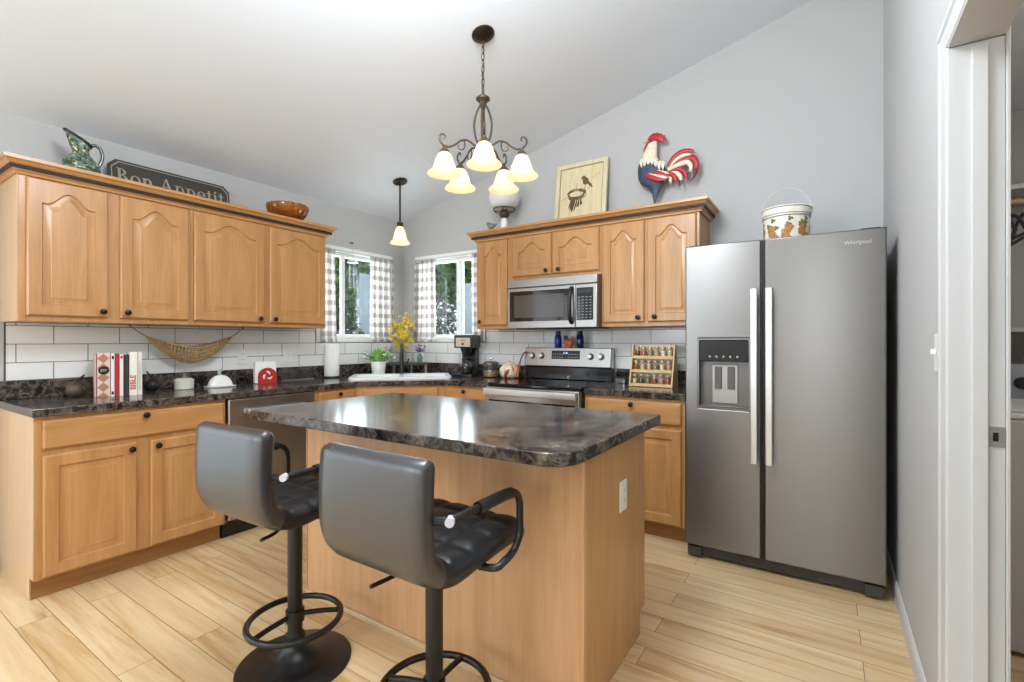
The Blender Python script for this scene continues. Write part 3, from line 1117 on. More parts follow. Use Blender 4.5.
# freezer door with an opening
fd = part(MB().plate([[(0.0, 0.080), (0.384, 0.080), (0.384, 1.767), (0.0, 1.767)], rrect(0.066, 0.335, 0.856, 1.246, 0.012)], -0.75, -0.695, 'xz'), 'freezer_door', MT['steelv'], f, bevel=0.006, smooth=40, seg=3)
rd = part(MB().box(0.402, 0.911, -0.75, -0.695, 0.080, 1.767), 'fridge_door', MT['steelv'], f, bevel=0.006, smooth=40, seg=3)
part(MB().box(0.385, 0.401, -0.70, -0.6905, 0.08, 1.755), 'door_gasket', MT['black'], f, smooth=0)
part(MB().box(0.3855, 0.391, -0.742, -0.7005, 0.08, 1.767).box(0.395, 0.4005, -0.742, -0.7005, 0.08, 1.767), 'edge_trim', MT['black'], f, smooth=0)
for x0, x1, p in ((0.340, 0.374, fd), (0.410, 0.444, rd)):
    mb = MB().prism(rrect(x0, x1, -0.815, -0.797, 0.006), 0.593, 1.503)
    mb.box(x0 + 0.006, x1 - 0.006, -0.7975, -0.7505, 0.615, 0.655).box(x0 + 0.006, x1 - 0.006, -0.7975, -0.7505, 1.44, 1.48)
    part(mb, 'handle', MT['handle'], p, smooth=40, label='bright brushed bar handle')
dp = part(MB().plate([rrect(0.0665, 0.3345, 0.8565, 1.2455, 0.0115), rrect(0.074, 0.327, 0.866, 1.238, 0.008)], -0.753, -0.69, 'xz'), 'dispenser', MT['dsteel'], fd, smooth=0)
part(MB().box(0.0745, 0.3265, -0.745, -0.70, 1.118, 1.2375), 'control_panel', MT['blackgl'], dp, bevel=0.003, label='glossy black dispenser control panel')
part(MB().box(0.0745, 0.3265, -0.6995, -0.692, 0.8665, 1.1175), 'recess_back', M('recess_grey', '#6d6965', 0.35, 0.6), dp, smooth=0)
part(MB().box(0.0745, 0.3265, -0.744, -0.70, 0.8665, 0.874), 'drip_tray', MT['dsteel'], dp, bevel=0.002)
part(MB().box(0.135, 0.268, -0.7068, -0.6997, 0.885, 1.10), 'nozzle_plate', M('nozzle_grey', '#a6a29c', 0.35, 0.5), dp, bevel=0.003)
for x0 in (0.150, 0.216):
    part(MB().box(x0, x0 + 0.036, -0.7165, -0.707, 0.965, 1.088), 'paddle', M('paddle_grey', '#5b5753', 0.5), dp, bevel=0.003)
mb = MB()
for k in range(5):
    mb.cyl(0.13 + k * 0.035, 0, 0, 0.0012, 0.006, 10, 0, Matrix.Translation((0, -0.7452, 1.145)) @ FRONT)
part(mb, 'button_dot', M('button_grey', '#9a9a9a', 0.4), dp)
text('Whirlpool', 'logo', M('logo_grey', '#b5b2ae', 0.35, 0.8), rd, (0.80, -0.7505, 1.706), (Y90, 0, 0), 0.026, 0.0004)

# ================================================================== RANGE
r = thing('range', 'stainless steel electric range with black glass cooktop and backguard', 'range', (1.5745, 0, 0))
W = 0.768
part(MB().box(0.002, W - 0.002, -0.655, -0.03, 0.06, 0.896), 'body', M('range_side', '#262524', 0.4), r, bevel=0.003)
part(MB().box(0.0, W, -0.662, -0.060, 0.8965, 0.9195), 'cooktop', MT['blackgl'], r, bevel=0.006)
cook = [o for o in r.children if o.name.startswith('cooktop')][0]
mb = MB()
for bx, by, br in ((0.20, -0.49, 0.10), (0.57, -0.49, 0.085), (0.20, -0.22, 0.075), (0.57, -0.22, 0.10)):
    rg = MB()
    n = 40
    vs = [(bx + rr * math.cos(2 * PI * k / n), by + rr * math.sin(2 * PI * k / n), 0.9197) for rr in (br, br - 0.004) for k in range(n)]
    rg.add(vs, [(k, (k + 1) % n, n + (k + 1) % n, n + k) for k in range(n)])
    part(rg, 'burner_ring', M('burner_grey', '#4a4a4c', 0.3), cook)
od = part(MB().box(0.004, W - 0.004, -0.690, -0.6555, 0.245, 0.893), 'oven_door', MT['steel'], r, bevel=0.004)
part(MB().box(0.03, W - 0.03, -0.694, -0.6905, 0.32, 0.80), 'oven_glass', MT['blackgl'], od, bevel=0.003, label='black glass oven window')
hb = MB().prism(rrect(-0.737, -0.715, 0.838, 0.886, 0.008), 0.012, W - 0.012, 'yz')
hb.box(0.02, 0.05, -0.716, -0.6905, 0.846, 0.878).box(W - 0.05, W - 0.02, -0.716, -0.6905, 0.846, 0.878)
part(hb, 'handle', MT['handle'], od, smooth=40)
dr = part(MB().box(0.004, W - 0.004, -0.688, -0.6555, 0.075, 0.240), 'drawer', MT['steel'], r, bevel=0.004)
bgd = MB().prism([(-0.067, 0.921), (-0.117, 0.921), (-0.117, 1.022), (-0.143, 1.027), (-0.127, 1.176), (-0.067, 1.176)], 0.001, W - 0.001, 'yz')
bg = part(bgd, 'backguard', MT['steel'], r, bevel=0.004)
part(MB().box(0.004, W - 0.004, -0.1215, -0.1175, 0.925, 1.019), 'lower_panel', M('gloss_black_panel', '#1d1d1f', 0.12), bg, bevel=0.002, label='glossy black strip below the controls')
ang = math.atan2(0.016, 0.152)
KR = MB().lathe([(0.020, 0), (0.020, 0.006), (0.017, 0.010), (0.015, 0.026), (0.0, 0.027)], 20, T=FRONT)
KR.box(-0.003, 0.003, -0.0285, -0.026, -0.014, 0.014)
KRM = KR.mesh('knob', MT['handle'])
KS = MB().lathe([(0.026, 0), (0.026, 0.003), (0.0, 0.0032)], 20, T=FRONT).mesh('knob_skirt', MT['black'])
for x in (0.080, 0.166, 0.602, 0.688):
    z = 1.110
    yb = -0.143 + (z - 1.027) * 0.016 / 0.149
    k = part(KRM, 'knob', None, bg, (x, yb - 0.0036, z), (-ang, 0, 0))
    part(KS, 'knob_skirt', None, k, (0, 0.0034, 0))
dpl = part(MB().box(-0.125, 0.125, -0.003, 0.0, -0.034, 0.034), 'display', MT['black'], bg, (0.384, -0.143 + 0.093 * 0.107 - 0.0012, 1.120), (-ang, 0, 0), bevel=0.002, label='black clock display panel')
text('12:45', 'clock_digits', lit_glass('clock_glow', 0.9, (0.45, 0.75, 1, 1), (0.3, 0.5, 0.8, 1)), dpl, (0, -0.0035, 0.014), (Y90, 0, 0), 0.020, 0.0004)
bt = MB()
for i in range(12):
    if i in (5, 6):
        continue
    for j in range(2):
        bt.box(-0.112 + i * 0.0195, -0.10 + i * 0.0195, -0.0038, -0.0031, -0.022 + j * 0.024, -0.016 + j * 0.024)
part(bt, 'keypad_print', M('keypad_grey', '#8d9196', 0.5), dpl, smooth=0)

# ================================================================== MICROWAVE
m = thing('microwave', 'stainless steel microwave mounted under the short wall cabinet', 'microwave', (1.582, 0, 0))
W = 0.762
part(MB().box(0, W, -0.375, -0.012, 1.338, 1.712), 'body', M('microwave_side', '#7d776f', 0.45, 0.6), m, bevel=0.003)
part(MB().box(0.05, W - 0.05, -0.355, -0.06, 1.3235, 1.3375), 'underside_panel', MT['black'], m, bevel=0.003)
part(MB().box(0.0, W, -0.402, -0.3755, 1.648, 1.712), 'vent_panel', MT['steel'], m, bevel=0.004)
part(MB().box(0.0, W, -0.399, -0.3755, 1.6435, 1.6475), 'vent_slot', MT['black'], m, smooth=0)
md = part(MB().box(0.0, 0.592, -0.405, -0.3755, 1.330, 1.643), 'door', MT['steel'], m, bevel=0.004)
wd = part(MB().box(0.022, 0.545, -0.4075, -0.4055, 1.383, 1.618), 'window', MT['blackgl'], md, bevel=0.002, label='black glass door window')
part(MB().box(0.065, 0.50, -0.4085, -0.408, 1.412, 1.585), 'window_mesh', M('window_mesh', '#4d4945', 0.12), md, smooth=0)
hp = curve([(0.565, -0.4055, 1.365), (0.566, -0.432, 1.385), (0.567, -0.448, 1.44), (0.567, -0.448, 1.54), (0.566, -0.432, 1.60), (0.565, -0.4055, 1.62)], 8)
part(MB().tube(hp, 0.0155, 12), 'handle', MT['black'], md, label='curved black handle')
cp = part(MB().box(0.594, W, -0.405, -0.3755, 1.330, 1.643), 'control_panel', MT['steel'], m, bevel=0.004)
part(MB().box(0.604, W - 0.028, -0.4075, -0.4055, 1.383, 1.618), 'keypad', MT['blackgl'], cp, bevel=0.002, label='black keypad')
bt = MB()
for i in range(4):
    for j in range(8):
        bt.box(0.614 + i * 0.030, 0.632 + i * 0.030, -0.4082, -0.4078, 1.398 + j * 0.021, 1.405 + j * 0.021)
part(bt, 'keypad_print', M('keypad_print', '#77777a', 0.5), cp, smooth=0)
part(MB().box(0.614, 0.722, -0.4082, -0.4078, 1.580, 1.606), 'clock_display', M('display_green', '#25302b', 0.2), cp, smooth=0)


# ================================================================== BAR STOOLS
def stool_parts():
    path = curve([(-0.230, 0.942), (-0.236, 0.86), (-0.238, 0.78), (-0.230, 0.700), (-0.198, 0.645), (-0.130, 0.622), (-0.03, 0.628), (0.09, 0.636), (0.17, 0.634), (0.208, 0.615)], 12)
    path = [(0.0, p[0], p[1]) for p in path]
    # even spacing
    L = [0]
    for a, b in zip(path, path[1:]):
        L.append(L[-1] + math.dist(a, b))
    N = 90
    pts = []
    j = 0
    for i in range(N + 1):
        s = L[-1] * i / N
        while j < len(L) - 2 and L[j + 1] < s:
            j += 1
        k = (s - L[j]) / (L[j + 1] - L[j])
        pts.append(tuple(path[j][q] + (path[j + 1][q] - path[j][q]) * k for q in range(3)))
    total = L[-1]
    HW = 0.195
    SPLIT = 41

    def section(i):
        p = Vector(pts[i])
        a, b = Vector(pts[max(0, i - 1)]), Vector(pts[min(N, i + 1)])
        d = (b - a).normalized()
        nrm = Vector((0, d.z, -d.y))
        # inner side is towards +y / +z
        if nrm.y + nrm.z < 0:
            nrm = -nrm
        s = total * i / N
        e = min(s, total - s)
        k = 1.0 if e > 0.03 else math.sqrt(max(0.0, 1 - (1 - e / 0.03) ** 2))
        ht = 0.005 + (0.033 - 0.005) * k
        hw = HW - 0.012 * (1 - k)
        ring = []
        nv = 36
        for q in range(nv + 1):            # inner face with square quilting
            v = -1 + 2 * q / nv
            edge = (1 - abs(v) ** 14)
            qa = abs(math.sin(PI * (v + 1) * 2))
            qb = abs(math.sin(PI * s / total * 8))
            t = ht * (0.60 + 0.40 * edge) + 0.010 * k * (min(qa, qb) ** 0.45) * (edge ** 0.5)
            ring.append(p + Vector((v * hw, 0, 0)) + nrm * t)
        for q in range(1, 4):
            al = PI / 2 * (1 - q / 2)
            ring.append(p + Vector((hw + 0.006 * math.cos(al), 0, 0)) + nrm * (ht * 0.7 * math.sin(al)))
        for q in range(13):
            v = 1 - 2 * q / 12
            edge = (1 - abs(v) ** 14)
            ring.append(p + Vector((v * hw, 0, 0)) - nrm * (ht * (0.75 + 0.25 * edge)))
        for q in range(1, 4):
            al = -PI / 2 * (1 - q / 2)
            ring.append(p + Vector((-hw - 0.006 * math.cos(al), 0, 0)) + nrm * (ht * 0.7 * math.sin(al)))
        return ring

    def shell(i0, i1):
        mb = MB()
        rings = [section(i) for i in range(i0, i1 + 1)]
        n = len(rings[0])
        vs = [p for rg in rings for p in rg]
        fs = [(i * n + k, i * n + (k + 1) % n, (i + 1) * n + (k + 1) % n, (i + 1) * n + k) for i in range(len(rings) - 1) for k in range(n)]
        fs += [tuple(range(n)), tuple((len(rings) - 1) * n + k for k in reversed(range(n)))]
        return mb.add(vs, fs)
    return shell(0, SPLIT), shell(SPLIT, N)


back_mb, seat_mb = stool_parts()


def make_stool(label, loc, rz, spokes, lever):
    t = thing('bar_stool', label, 'bar stool', loc, rz, None)
    part(back_mb, 'backrest', MT['leatherb'], t, smooth=60)
    part(seat_mb, 'seat', MT['leather'], t, smooth=60)
    part(MB().box(-0.09, 0.09, -0.09, 0.09, 0.578, 0.596), 'seat_plate', MT['blackm'], t, bevel=0.003)
    for s in (-1, 1):
        x = s * 0.230
        P = curve([(s * 0.198, -0.215, 0.790), (x, -0.19, 0.791), (x, -0.08, 0.791), (x, 0.04, 0.791), (x, 0.092, 0.786), (x, 0.120, 0.756), (x, 0.124, 0.70), (x, 0.120, 0.650), (x, 0.092, 0.617), (x, 0.04, 0.602), (x - s * 0.02, 0.01, 0.590), (s * 0.091, 0.0, 0.585)], 6)
        a = part(MB().tube(P, 0.011, 10), 'armrest', MT['blackm'], t)
        part(MB().tube(curve([(x, -0.085, 0.791), (x, -0.02, 0.791), (x, 0.04, 0.791), (x, 0.075, 0.789)], 5), 0.0165, 12), 'arm_pad', MT['black'], a)
        part(MB().tube([(x + s * 0.008, -0.208, 0.791), (x - s * 0.004, -0.188, 0.791)], 0.012, 12), 'bolt_cap', M('bolt_grey', '#c9ccd2', 0.3), a, label='shiny metal bolt cap')
    part(MB().lathe([(0.205, 0.0), (0.205, 0.006), (0.19, 0.012), (0.14, 0.024), (0.085, 0.040), (0.05, 0.060), (0.036, 0.085), (0.036, 0.10)], 48), 'base', MT['blackm'], t)
    pl = part(MB().lathe([(0.0265, 0.1005), (0.0265, 0.40), (0.0265, 0.577)], 24), 'pole', MT['blackm'], t)
    part(MB().lathe([(0.034, 0.10), (0.034, 0.115), (0.028, 0.12), (0.0275, 0.125)], 24), 'collar', MT['blackm'], pl)
    lv = MB().tube(curve([(lever[0] * 0.4, -0.092, 0.584), (lever[0] * 0.8, -0.16, 0.582), (lever[0], lever[1], 0.587)], 4), 0.006, 8)
    part(lv, 'height_lever', MT['blackm'], t)
    fr = MB().tube([(0.165 * math.cos(2 * PI * k / 40), 0.165 * math.sin(2 * PI * k / 40), 0.17) for k in range(40)], 0.0115, 10, True)
    for a in spokes:
        a = R(a)
        fr.tube(curve([(0.03 * math.cos(a), 0.03 * math.sin(a), 0.185), (0.10 * math.cos(a), 0.10 * math.sin(a), 0.18), (0.160 * math.cos(a), 0.160 * math.sin(a), 0.171)], 4), 0.0095, 8)
    fr.lathe([(0.0275, 0.160), (0.034, 0.162), (0.034, 0.205), (0.0275, 0.207)], 24)
    part(fr, 'footrest', MT['blackm'], t)
    return t


make_stool('black leather bar stool nearer the sink wall, its round floor base in view', (2.005, -2.505, 0), R(2), (-92, 53), (0.165, -0.235))
make_stool('black leather bar stool nearer the refrigerator, its base cut off below', (2.708, -2.495, 0), R(0), (196, 98), (0.0, -0.245))

# ================================================================== CHANDELIER AND PENDANT
LX, LY = 2.062, -1.378
LZ = zc(LX)
t = thing('chandelier', 'bronze five-arm chandelier with bell shaped amber glass shades', 'chandelier', (LX, LY, 0))
tilt = Matrix.Translation((0, 0, LZ)) @ Matrix.Rotation(-math.atan(SL), 4, 'Y')
part(MB().lathe([(0.066, -0.001), (0.066, -0.008), (0.058, -0.016), (0.045, -0.024), (0.016, -0.034), (0.0, -0.034)], 28, T=tilt), 'ceiling_canopy', MT['bronze'], t)
z = LZ - 0.036
i = 0
while z > 2.672:
    mb = MB()
    h, w = 0.022, 0.0095
    ring = [(w * math.cos(2 * PI * k / 14), 0, h * math.sin(2 * PI * k / 14)) for k in range(14)]
    if i % 2:
        ring = [(0, x, zz) for x, _, zz in ring]
    mb.tube([(x, y, z - h + zz) for x, y, zz in ring], 0.0024, 6, True)
    part(mb, 'chain_link', MT['bronzel'], t)
    z -= 2 * h - 0.0075
    i += 1
part(MB().tube([(0.0, 0.0, LZ - 0.03), (0.004, 0.004, 2.86), (-0.004, 0.003, 2.76), (0, 0, 2.64)], 0.0022, 6), 'cord', MT['bronze'], t)
bd = MB()
bd.lathe([(0.0, 2.66), (0.008, 2.658), (0.008, 2.642), (0.022, 2.634), (0.040, 2.620), (0.040, 2.610), (0.024, 2.598), (0.014, 2.58), (0.014, 2.56), (0.0, 2.558)], 20)
part(bd, 'hub', MT['bronzel'], t)
for k in range(4):
    a = PI / 2 * k + 0.5
    P = curve([(0.014, 2.585), (0.032, 2.55), (0.047, 2.50), (0.050, 2.45), (0.040, 2.39), (0.018, 2.345)], 6)
    part(MB().tube([(p[0] * math.cos(a), p[0] * math.sin(a), p[1]) for p in P], 0.0062, 8), 'cage_rod', MT['bronzel'], t)
part(MB().tube([(0, 0, 2.60), (0, 0, 2.36)], 0.005, 8), 'center_rod', MT['bronzel'], t)
part(MB().lathe([(0.0, 2.385), (0.012, 2.38), (0.022, 2.362), (0.030, 2.348), (0.030, 2.325), (0.018, 2.310), (0.012, 2.28), (0.016, 2.262), (0.006, 2.245), (0.009, 2.235), (0.0, 2.225)], 20), 'finial', MT['bronzel'], t)
SHADE = [(0.025, 0.0), (0.033, -0.008), (0.042, -0.026), (0.050, -0.052), (0.058, -0.082), (0.063, -0.100), (0.067, -0.106), (0.066, -0.110), (0.076, -0.118), (0.089, -0.130), (0.094, -0.139), (0.0925, -0.142), (0.084, -0.133), (0.072, -0.121), (0.062, -0.111), (0.059, -0.100), (0.054, -0.082), (0.047, -0.052), (0.039, -0.027), (0.030, -0.010), (0.022, -0.003)]
a0 = math.atan2(cam.location.y - LY, cam.location.x - LX)
RA = 0.226
SHADE = [(r_, z_ * 0.84) for r_, z_ in SHADE]
for k in range(5):
    a = a0 + 2 * PI * k / 5 + 0.03
    ca, sa = math.cos(a), math.sin(a)

    def pol(q):
        return [(p[0] * ca, p[0] * sa, p[1]) for p in q]
    P = curve([(0.022, 2.318), (0.055, 2.345), (0.095, 2.364), (0.132, 2.356), (0.166, 2.328), (0.204, 2.310), (0.236, 2.318), (0.254, 2.342), (0.250, 2.368), (0.232, 2.376), (0.221, 2.364), (0.228, 2.353)], 7)
    arm = part(MB().tube(pol(P), [0.0058 if i < len(P) - 20 else 0.0058 - 0.003 * (i - len(P) + 20) / 20 for i in range(len(P))], 8), 'arm', MT['bronzel'], t)
    Q = curve([(0.112, 2.363), (0.108, 2.335), (0.116, 2.312), (0.136, 2.305), (0.149, 2.318), (0.140, 2.330)], 6)
    part(MB().tube(pol(Q), [0.0045 - 0.002 * i / len(Q) for i in range(len(Q))], 6), 'scroll', MT['bronzel'], arm)
    T0 = Matrix.Translation((RA * ca, RA * sa, 0))
    part(MB().lathe([(0.0, 2.314), (0.010, 2.310), (0.012, 2.298), (0.024, 2.288), (0.031, 2.274), (0.0, 2.274)], 18, T=T0), 'socket', MT['bronzel'], arm)
    part(MB().lathe([(r_, 2.2735 + z_) for r_, z_ in SHADE], 36, T=T0), 'shade', MT['shade'], arm, smooth=60, label='amber glass bell shade, lit')
    l = bpy.data.lights.new('bulb_light', 'POINT')
    l.energy, l.color, l.shadow_soft_size = 0.40, (1.0, 0.84, 0.62), 0.025
    lo = bpy.data.objects.new('bulb_light', l)
    lo.location = (RA * ca, RA * sa, 2.205)
    link(lo, t)

PX, PY = 0.609, -0.628
PZ = zc(PX)
t = thing('pendant_light', 'small bronze pendant lamp with bell glass shade over the sink', 'pendant lamp', (PX, PY, 0))
tilt = Matrix.Translation((0, 0, PZ)) @ Matrix.Rotation(-math.atan(SL), 4, 'Y')
part(MB().lathe([(0.062, -0.001), (0.062, -0.010), (0.05, -0.018), (0.012, -0.022), (0.0, -0.022)], 24, T=tilt), 'ceiling_canopy', MT['bronze'], t)
part(MB().tube([(0, 0, PZ - 0.02), (0, 0, 2.255)], 0.0075, 10), 'stem', MT['bronze'], t)
part(MB().lathe([(0.0, 2.262), (0.024, 2.258), (0.026, 2.25), (0.024, 2.232), (0.030, 2.222), (0.0, 2.222)], 18), 'socket', MT['bronze'], t)
part(MB().lathe([(r_ * 0.90, 2.2215 + z_ * 1.22) for r_, z_ in SHADE], 36), 'shade', MT['shade'], t, smooth=60, label='amber glass bell shade, lit')
l = bpy.data.lights.new('bulb_light', 'POINT')
l.energy, l.color, l.shadow_soft_size = 0.40, (1.0, 0.84, 0.62), 0.025
lo = bpy.data.objects.new('bulb_light', l)
lo.location = (0, 0, 2.13)
link(lo, t)

# ================================================================== SINK CORNER
t = thing('sink', 'white corner sink with two bowls under the pendant lamp', 'sink', (0.88 * s2, -0.88 * s2, 0.9145), R(45))
mb = MB()
mb.plate([rrect(-0.415, 0.415, -0.255, 0.235, 0.05), rrect(-0.375, -0.015, -0.205, 0.115, 0.05), rrect(0.015, 0.375, -0.205, 0.115, 0.05)], 0.0, 0.022)
part(mb, 'rim', MT['white'], t, bevel=0.005)
for x0, x1 in ((-0.375, -0.015), (0.015, 0.375)):
    ob = rrect(x0, x1, -0.205, 0.115, 0.05)
    n = len(ob)
    lv = []
    for sc, zz in ((1.0, 0.0205), (0.995, -0.04), (0.97, -0.14), (0.86, -0.17)):
        cx, cy = (x0 + x1) / 2, -0.045
        lv.append([(cx + (x - cx) * sc, cy + (y - cy) * sc, zz) for x, y in ob])
    b = MB().add([p for q in lv for p in q], [(j * n + i, j * n + (i + 1) % n, (j + 1) * n + (i + 1) % n, (j + 1) * n + i) for j in range(3) for i in range(n)] + [tuple(3 * n + i for i in range(n))])
    bo = part(b, 'bowl', MT['white'], t, smooth=50)
    part(MB().cyl((x0 + x1) / 2, -0.045, -0.1695, -0.167, 0.04, 20), 'drain', MT['chrome'], bo)
fx, fy = 0.70 * s2, -0.70 * s2
t = thing('faucet', 'matte black pull-down faucet behind the white sink', 'faucet', (fx, fy, 0.9370), R(45))
part(MB().lathe([(0.030, 0), (0.030, 0.006), (0.021, 0.014), (0.019, 0.05), (0.0165, 0.12), (0.0135, 0.17)], 20), 'body', MT['blackm'], t)
P = curve([(0, 0, 0.165), (0, 0, 0.21), (0.0, -0.02, 0.262), (0.0, -0.055, 0.285), (0.0, -0.095, 0.268), (0.0, -0.112, 0.225)], 6)
part(MB().tube(P, 0.012, 10), 'spout', MT['blackm'], t)
part(MB().tube([(0, -0.112, 0.226), (0, -0.116, 0.19), (0, -0.120, 0.135), (0, -0.121, 0.125)], [0.0125, 0.0135, 0.018, 0.017], 12), 'spray_head', MT['black'], t)
part(MB().tube([(0.018, 0, 0.085), (0.045, 0, 0.092), (0.062, 0, 0.135)], [0.009, 0.009, 0.006], 8), 'lever_handle', MT['blackm'], t)

# corner shelf with bottles
cx, cy = 0.345 * s2, -0.345 * s2
t = thing('corner_shelf', 'low dark corner shelf behind the black faucet', 'shelf', (cx, cy, 0.9145), R(45))
part(MB().prism([(-0.245, -0.085), (0.245, -0.085), (0.245, -0.06), (0.10, 0.085), (-0.10, 0.085), (-0.245, -0.06)], 0.082, 0.104), 'shelf_board', M('shelf_espresso', '#3f3a38', 0.35, var=0.1), t, bevel=0.003, smooth=0)
for x, y in ((-0.22, -0.075), (0.22, -0.075), (-0.085, 0.065), (0.085, 0.065)):
    part(MB().box(x - 0.011, x + 0.011, y - 0.008, y + 0.008, 0.0, 0.0815), 'leg', M('shelf_leg', '#8f8b88', 0.4), t, bevel=0.002)
ZS = 0.9145 + 0.1045


def sprig(mb, base, tip, col, n, size, rnd, spread=0.02):
    P = curve([base, tuple((base[q] + tip[q]) / 2 + rnd.uniform(-0.008, 0.008) for q in range(3)), tip], 4)
    return P


def flower_mesh(stems, n, size, seed, spread):
    """little petal clusters along the top of the stems"""
    rnd = random.Random(seed)
    mb = MB()
    for P in stems:
        for _ in range(n):
            k = rnd.uniform(0.35, 1.0)
            p = P[min(len(P) - 1, int(k * (len(P) - 1)))] + Vector((rnd.uniform(-1, 1), rnd.uniform(-1, 1), rnd.uniform(-1, 1))) * spread
            T = Matrix.Translation(p) @ Matrix.Rotation(rnd.uniform(0, 6.28), 4, 'Z') @ Matrix.Rotation(rnd.uniform(-1.2, 1.2), 4, 'X')
            s = size * rnd.uniform(0.7, 1.25)
            for q in range(4):
                Tq = T @ Matrix.Rotation(q * PI / 2, 4, 'Z')
                mb.add([(0, 0, 0), (s * 0.45, s * 0.5, s * 0.22), (0, s, s * 0.3), (-s * 0.45, s * 0.5, s * 0.22)], [(0, 1, 2, 3)], 0, Tq)
    return mb


def vase(name, label, cat, loc, prof, glassmat, stems, flower_mat, n, size, spread, seed, group=None, flower_name='blossom'):
    t = thing(name, label, cat, loc, 0, group)
    part(MB().lathe(prof, 20), 'bottle', glassmat, t, smooth=50)
    rnd = random.Random(seed)
    SS = []
    for tip in stems:
        SS.append(curve([(0.0, 0.0, 0.01), (tip[0] * 0.06, tip[1] * 0.06, max(p[1] for p in prof)), (tip[0] * 0.7, tip[1] * 0.7, tip[2] * 0.7), tip], 5))
        part(MB().tube(SS[-1], 0.0018, 5), 'stem', M('stem_green', '#6f7d4a', 0.7), t)
    part(flower_mesh(SS, n, size, seed, spread), flower_name, flower_mat, t, smooth=0)
    return t


YEL = M('yellow_petal', '#fbd54c', 0.6, var=0.15, vscale=40)
PUR = M('lilac_petal', '#9a6fc0', 0.6, var=0.2, vscale=60)
DUST = M('dusty_pink_petal', '#a58a8f', 0.7, var=0.2, vscale=60)
bottle = [(0.024, 0), (0.026, 0.004), (0.026, 0.06), (0.022, 0.078), (0.012, 0.09), (0.011, 0.115), (0.013, 0.118), (0.010, 0.118), (0.009, 0.09), (0.020, 0.075), (0.023, 0.06), (0.023, 0.006), (0.0, 0.006)]


def on_shelf(u, v):
    return (cx + u * s2 - v * s2 * 0 + v * -s2, cy + u * s2 + v * s2, ZS)


bx, by, _ = on_shelf(0.0, 0.03)
stems = [(0.11 * math.cos(a) * k, 0.11 * math.sin(a) * k, h) for a, k, h in ((0.2, 1, 0.36), (1.1, 0.7, 0.46), (2.2, 0.9, 0.38), (3.0, 1.1, 0.42), (3.9, 0.9, 0.34), (4.8, 0.7, 0.40), (5.6, 1.0, 0.44), (0.8, 0.3, 0.48))]
vase('flower_vase', 'tall spray of yellow blossoms in the corner between the windows', 'flowers', (bx, by, ZS), [(0.03, 0), (0.036, 0.005), (0.040, 0.07), (0.030, 0.12), (0.022, 0.15), (0.020, 0.15), (0.027, 0.12), (0.036, 0.07), (0.032, 0.008), (0.0, 0.008)], MT['glass'], stems, YEL, 42, 0.020, 0.046, 11)
bx, by, _ = on_shelf(0.165, -0.03)
vase('bud_vase', 'small glass bottle of purple flowers beside the faucet', 'vase', (bx, by, ZS), bottle, clear('green_tint_glass', (0.75, 0.86, 0.82, 1), 0.25), [(0.045, 0.02, 0.175), (-0.03, -0.02, 0.165), (0.01, -0.035, 0.19), (-0.02, 0.03, 0.18)], PUR, 14, 0.014, 0.016, 12)
bx, by, _ = on_shelf(-0.11, -0.035)
vase('bud_vase', 'small glass bottle of dusty pink sprigs beside the pot plant', 'vase', (bx, by, ZS), bottle, MT['glass'], [(-0.045, -0.02, 0.17), (0.03, 0.0, 0.16), (-0.01, 0.02, 0.185)], DUST, 7, 0.011, 0.012, 13)
bx, by, _ = on_shelf(0.095, -0.055)
t = thing('glass_bottle', 'little empty clear bottle between the two bud vases', 'bottle', (bx, by, ZS))
part(MB().lathe([(r_ * 0.75, z_ * 0.6) for r_, z_ in bottle], 18), 'bottle', MT['glass'], t, smooth=50)
part(MB().lathe([(0.0085, 0.072), (0.0085, 0.088), (0.0, 0.088)], 14), 'cork', M('cork', '#b98f5f', 0.9), t)

# potted plant on the sink ledge
t = thing('potted_plant', 'green leafy plant with white flowers in a white pot', 'plant', (0.232, -0.536, 0.9225))
part(MB().lathe([(0.052, 0.0), (0.056, 0.004), (0.070, 0.105), (0.074, 0.108), (0.074, 0.120), (0.067, 0.120), (0.064, 0.105), (0.0, 0.100)], 28), 'pot', MT['white'], t, smooth=40)
rnd = random.Random(5)
mb = MB()
tips = []
for k in range(70):
    a = rnd.uniform(0, 2 * PI)
    rr, hh = rnd.uniform(0.02, 0.185), rnd.uniform(0.08, 0.175)
    base = Vector((0.03 * math.cos(a), 0.03 * math.sin(a), 0.1))
    tip = Vector((rr * math.cos(a), rr * math.sin(a), 0.1 + hh - rr * 0.25))
    mid = (base + tip) / 2 + Vector((0, 0, 0.02))
    w = Vector((-math.sin(a), math.cos(a), 0)) * 0.010
    P = curve([base, mid, tip], 3)
    vs, fs = [], []
    for i, p in enumerate(P):
        s = math.sin(PI * (0.12 + 0.88 * i / (len(P) - 1))) + 0.05
        vs += [p - w * s, p + Vector((0, 0, -0.003)), p + w * s]
    for i in range(len(P) - 1):
        fs += [(i * 3, i * 3 + 1, i * 3 + 4, i * 3 + 3), (i * 3 + 1, i * 3 + 2, i * 3 + 5, i * 3 + 4)]
    mb.add(vs, fs)
    if k % 4 == 0:
        tips.append(P)
part(mb, 'leaves', M('plant_green', '#7fae4c', 0.55, var=0.3, vscale=30), t, smooth=50)
part(flower_mesh(tips, 5, 0.013, 6, 0.022), 'blossom', M('white_petal', '#efeef2', 0.6), t, smooth=0)
single(MB().prism([(-0.085, -0.055), (0.085, -0.055), (0.085, 0.055), (-0.085, 0.055)], 0, 0.0, 'xy') if False else MB().lathe([(0.085, 0), (0.095, 0.006), (0.09, 0.008), (0.08, 0.004), (0.0, 0.004)], 28), 'plant_saucer', MT['white'], 'white saucer under the potted plant beside the sink', 'saucer', (0.232, -0.536, 0.9145 + 0.0007))

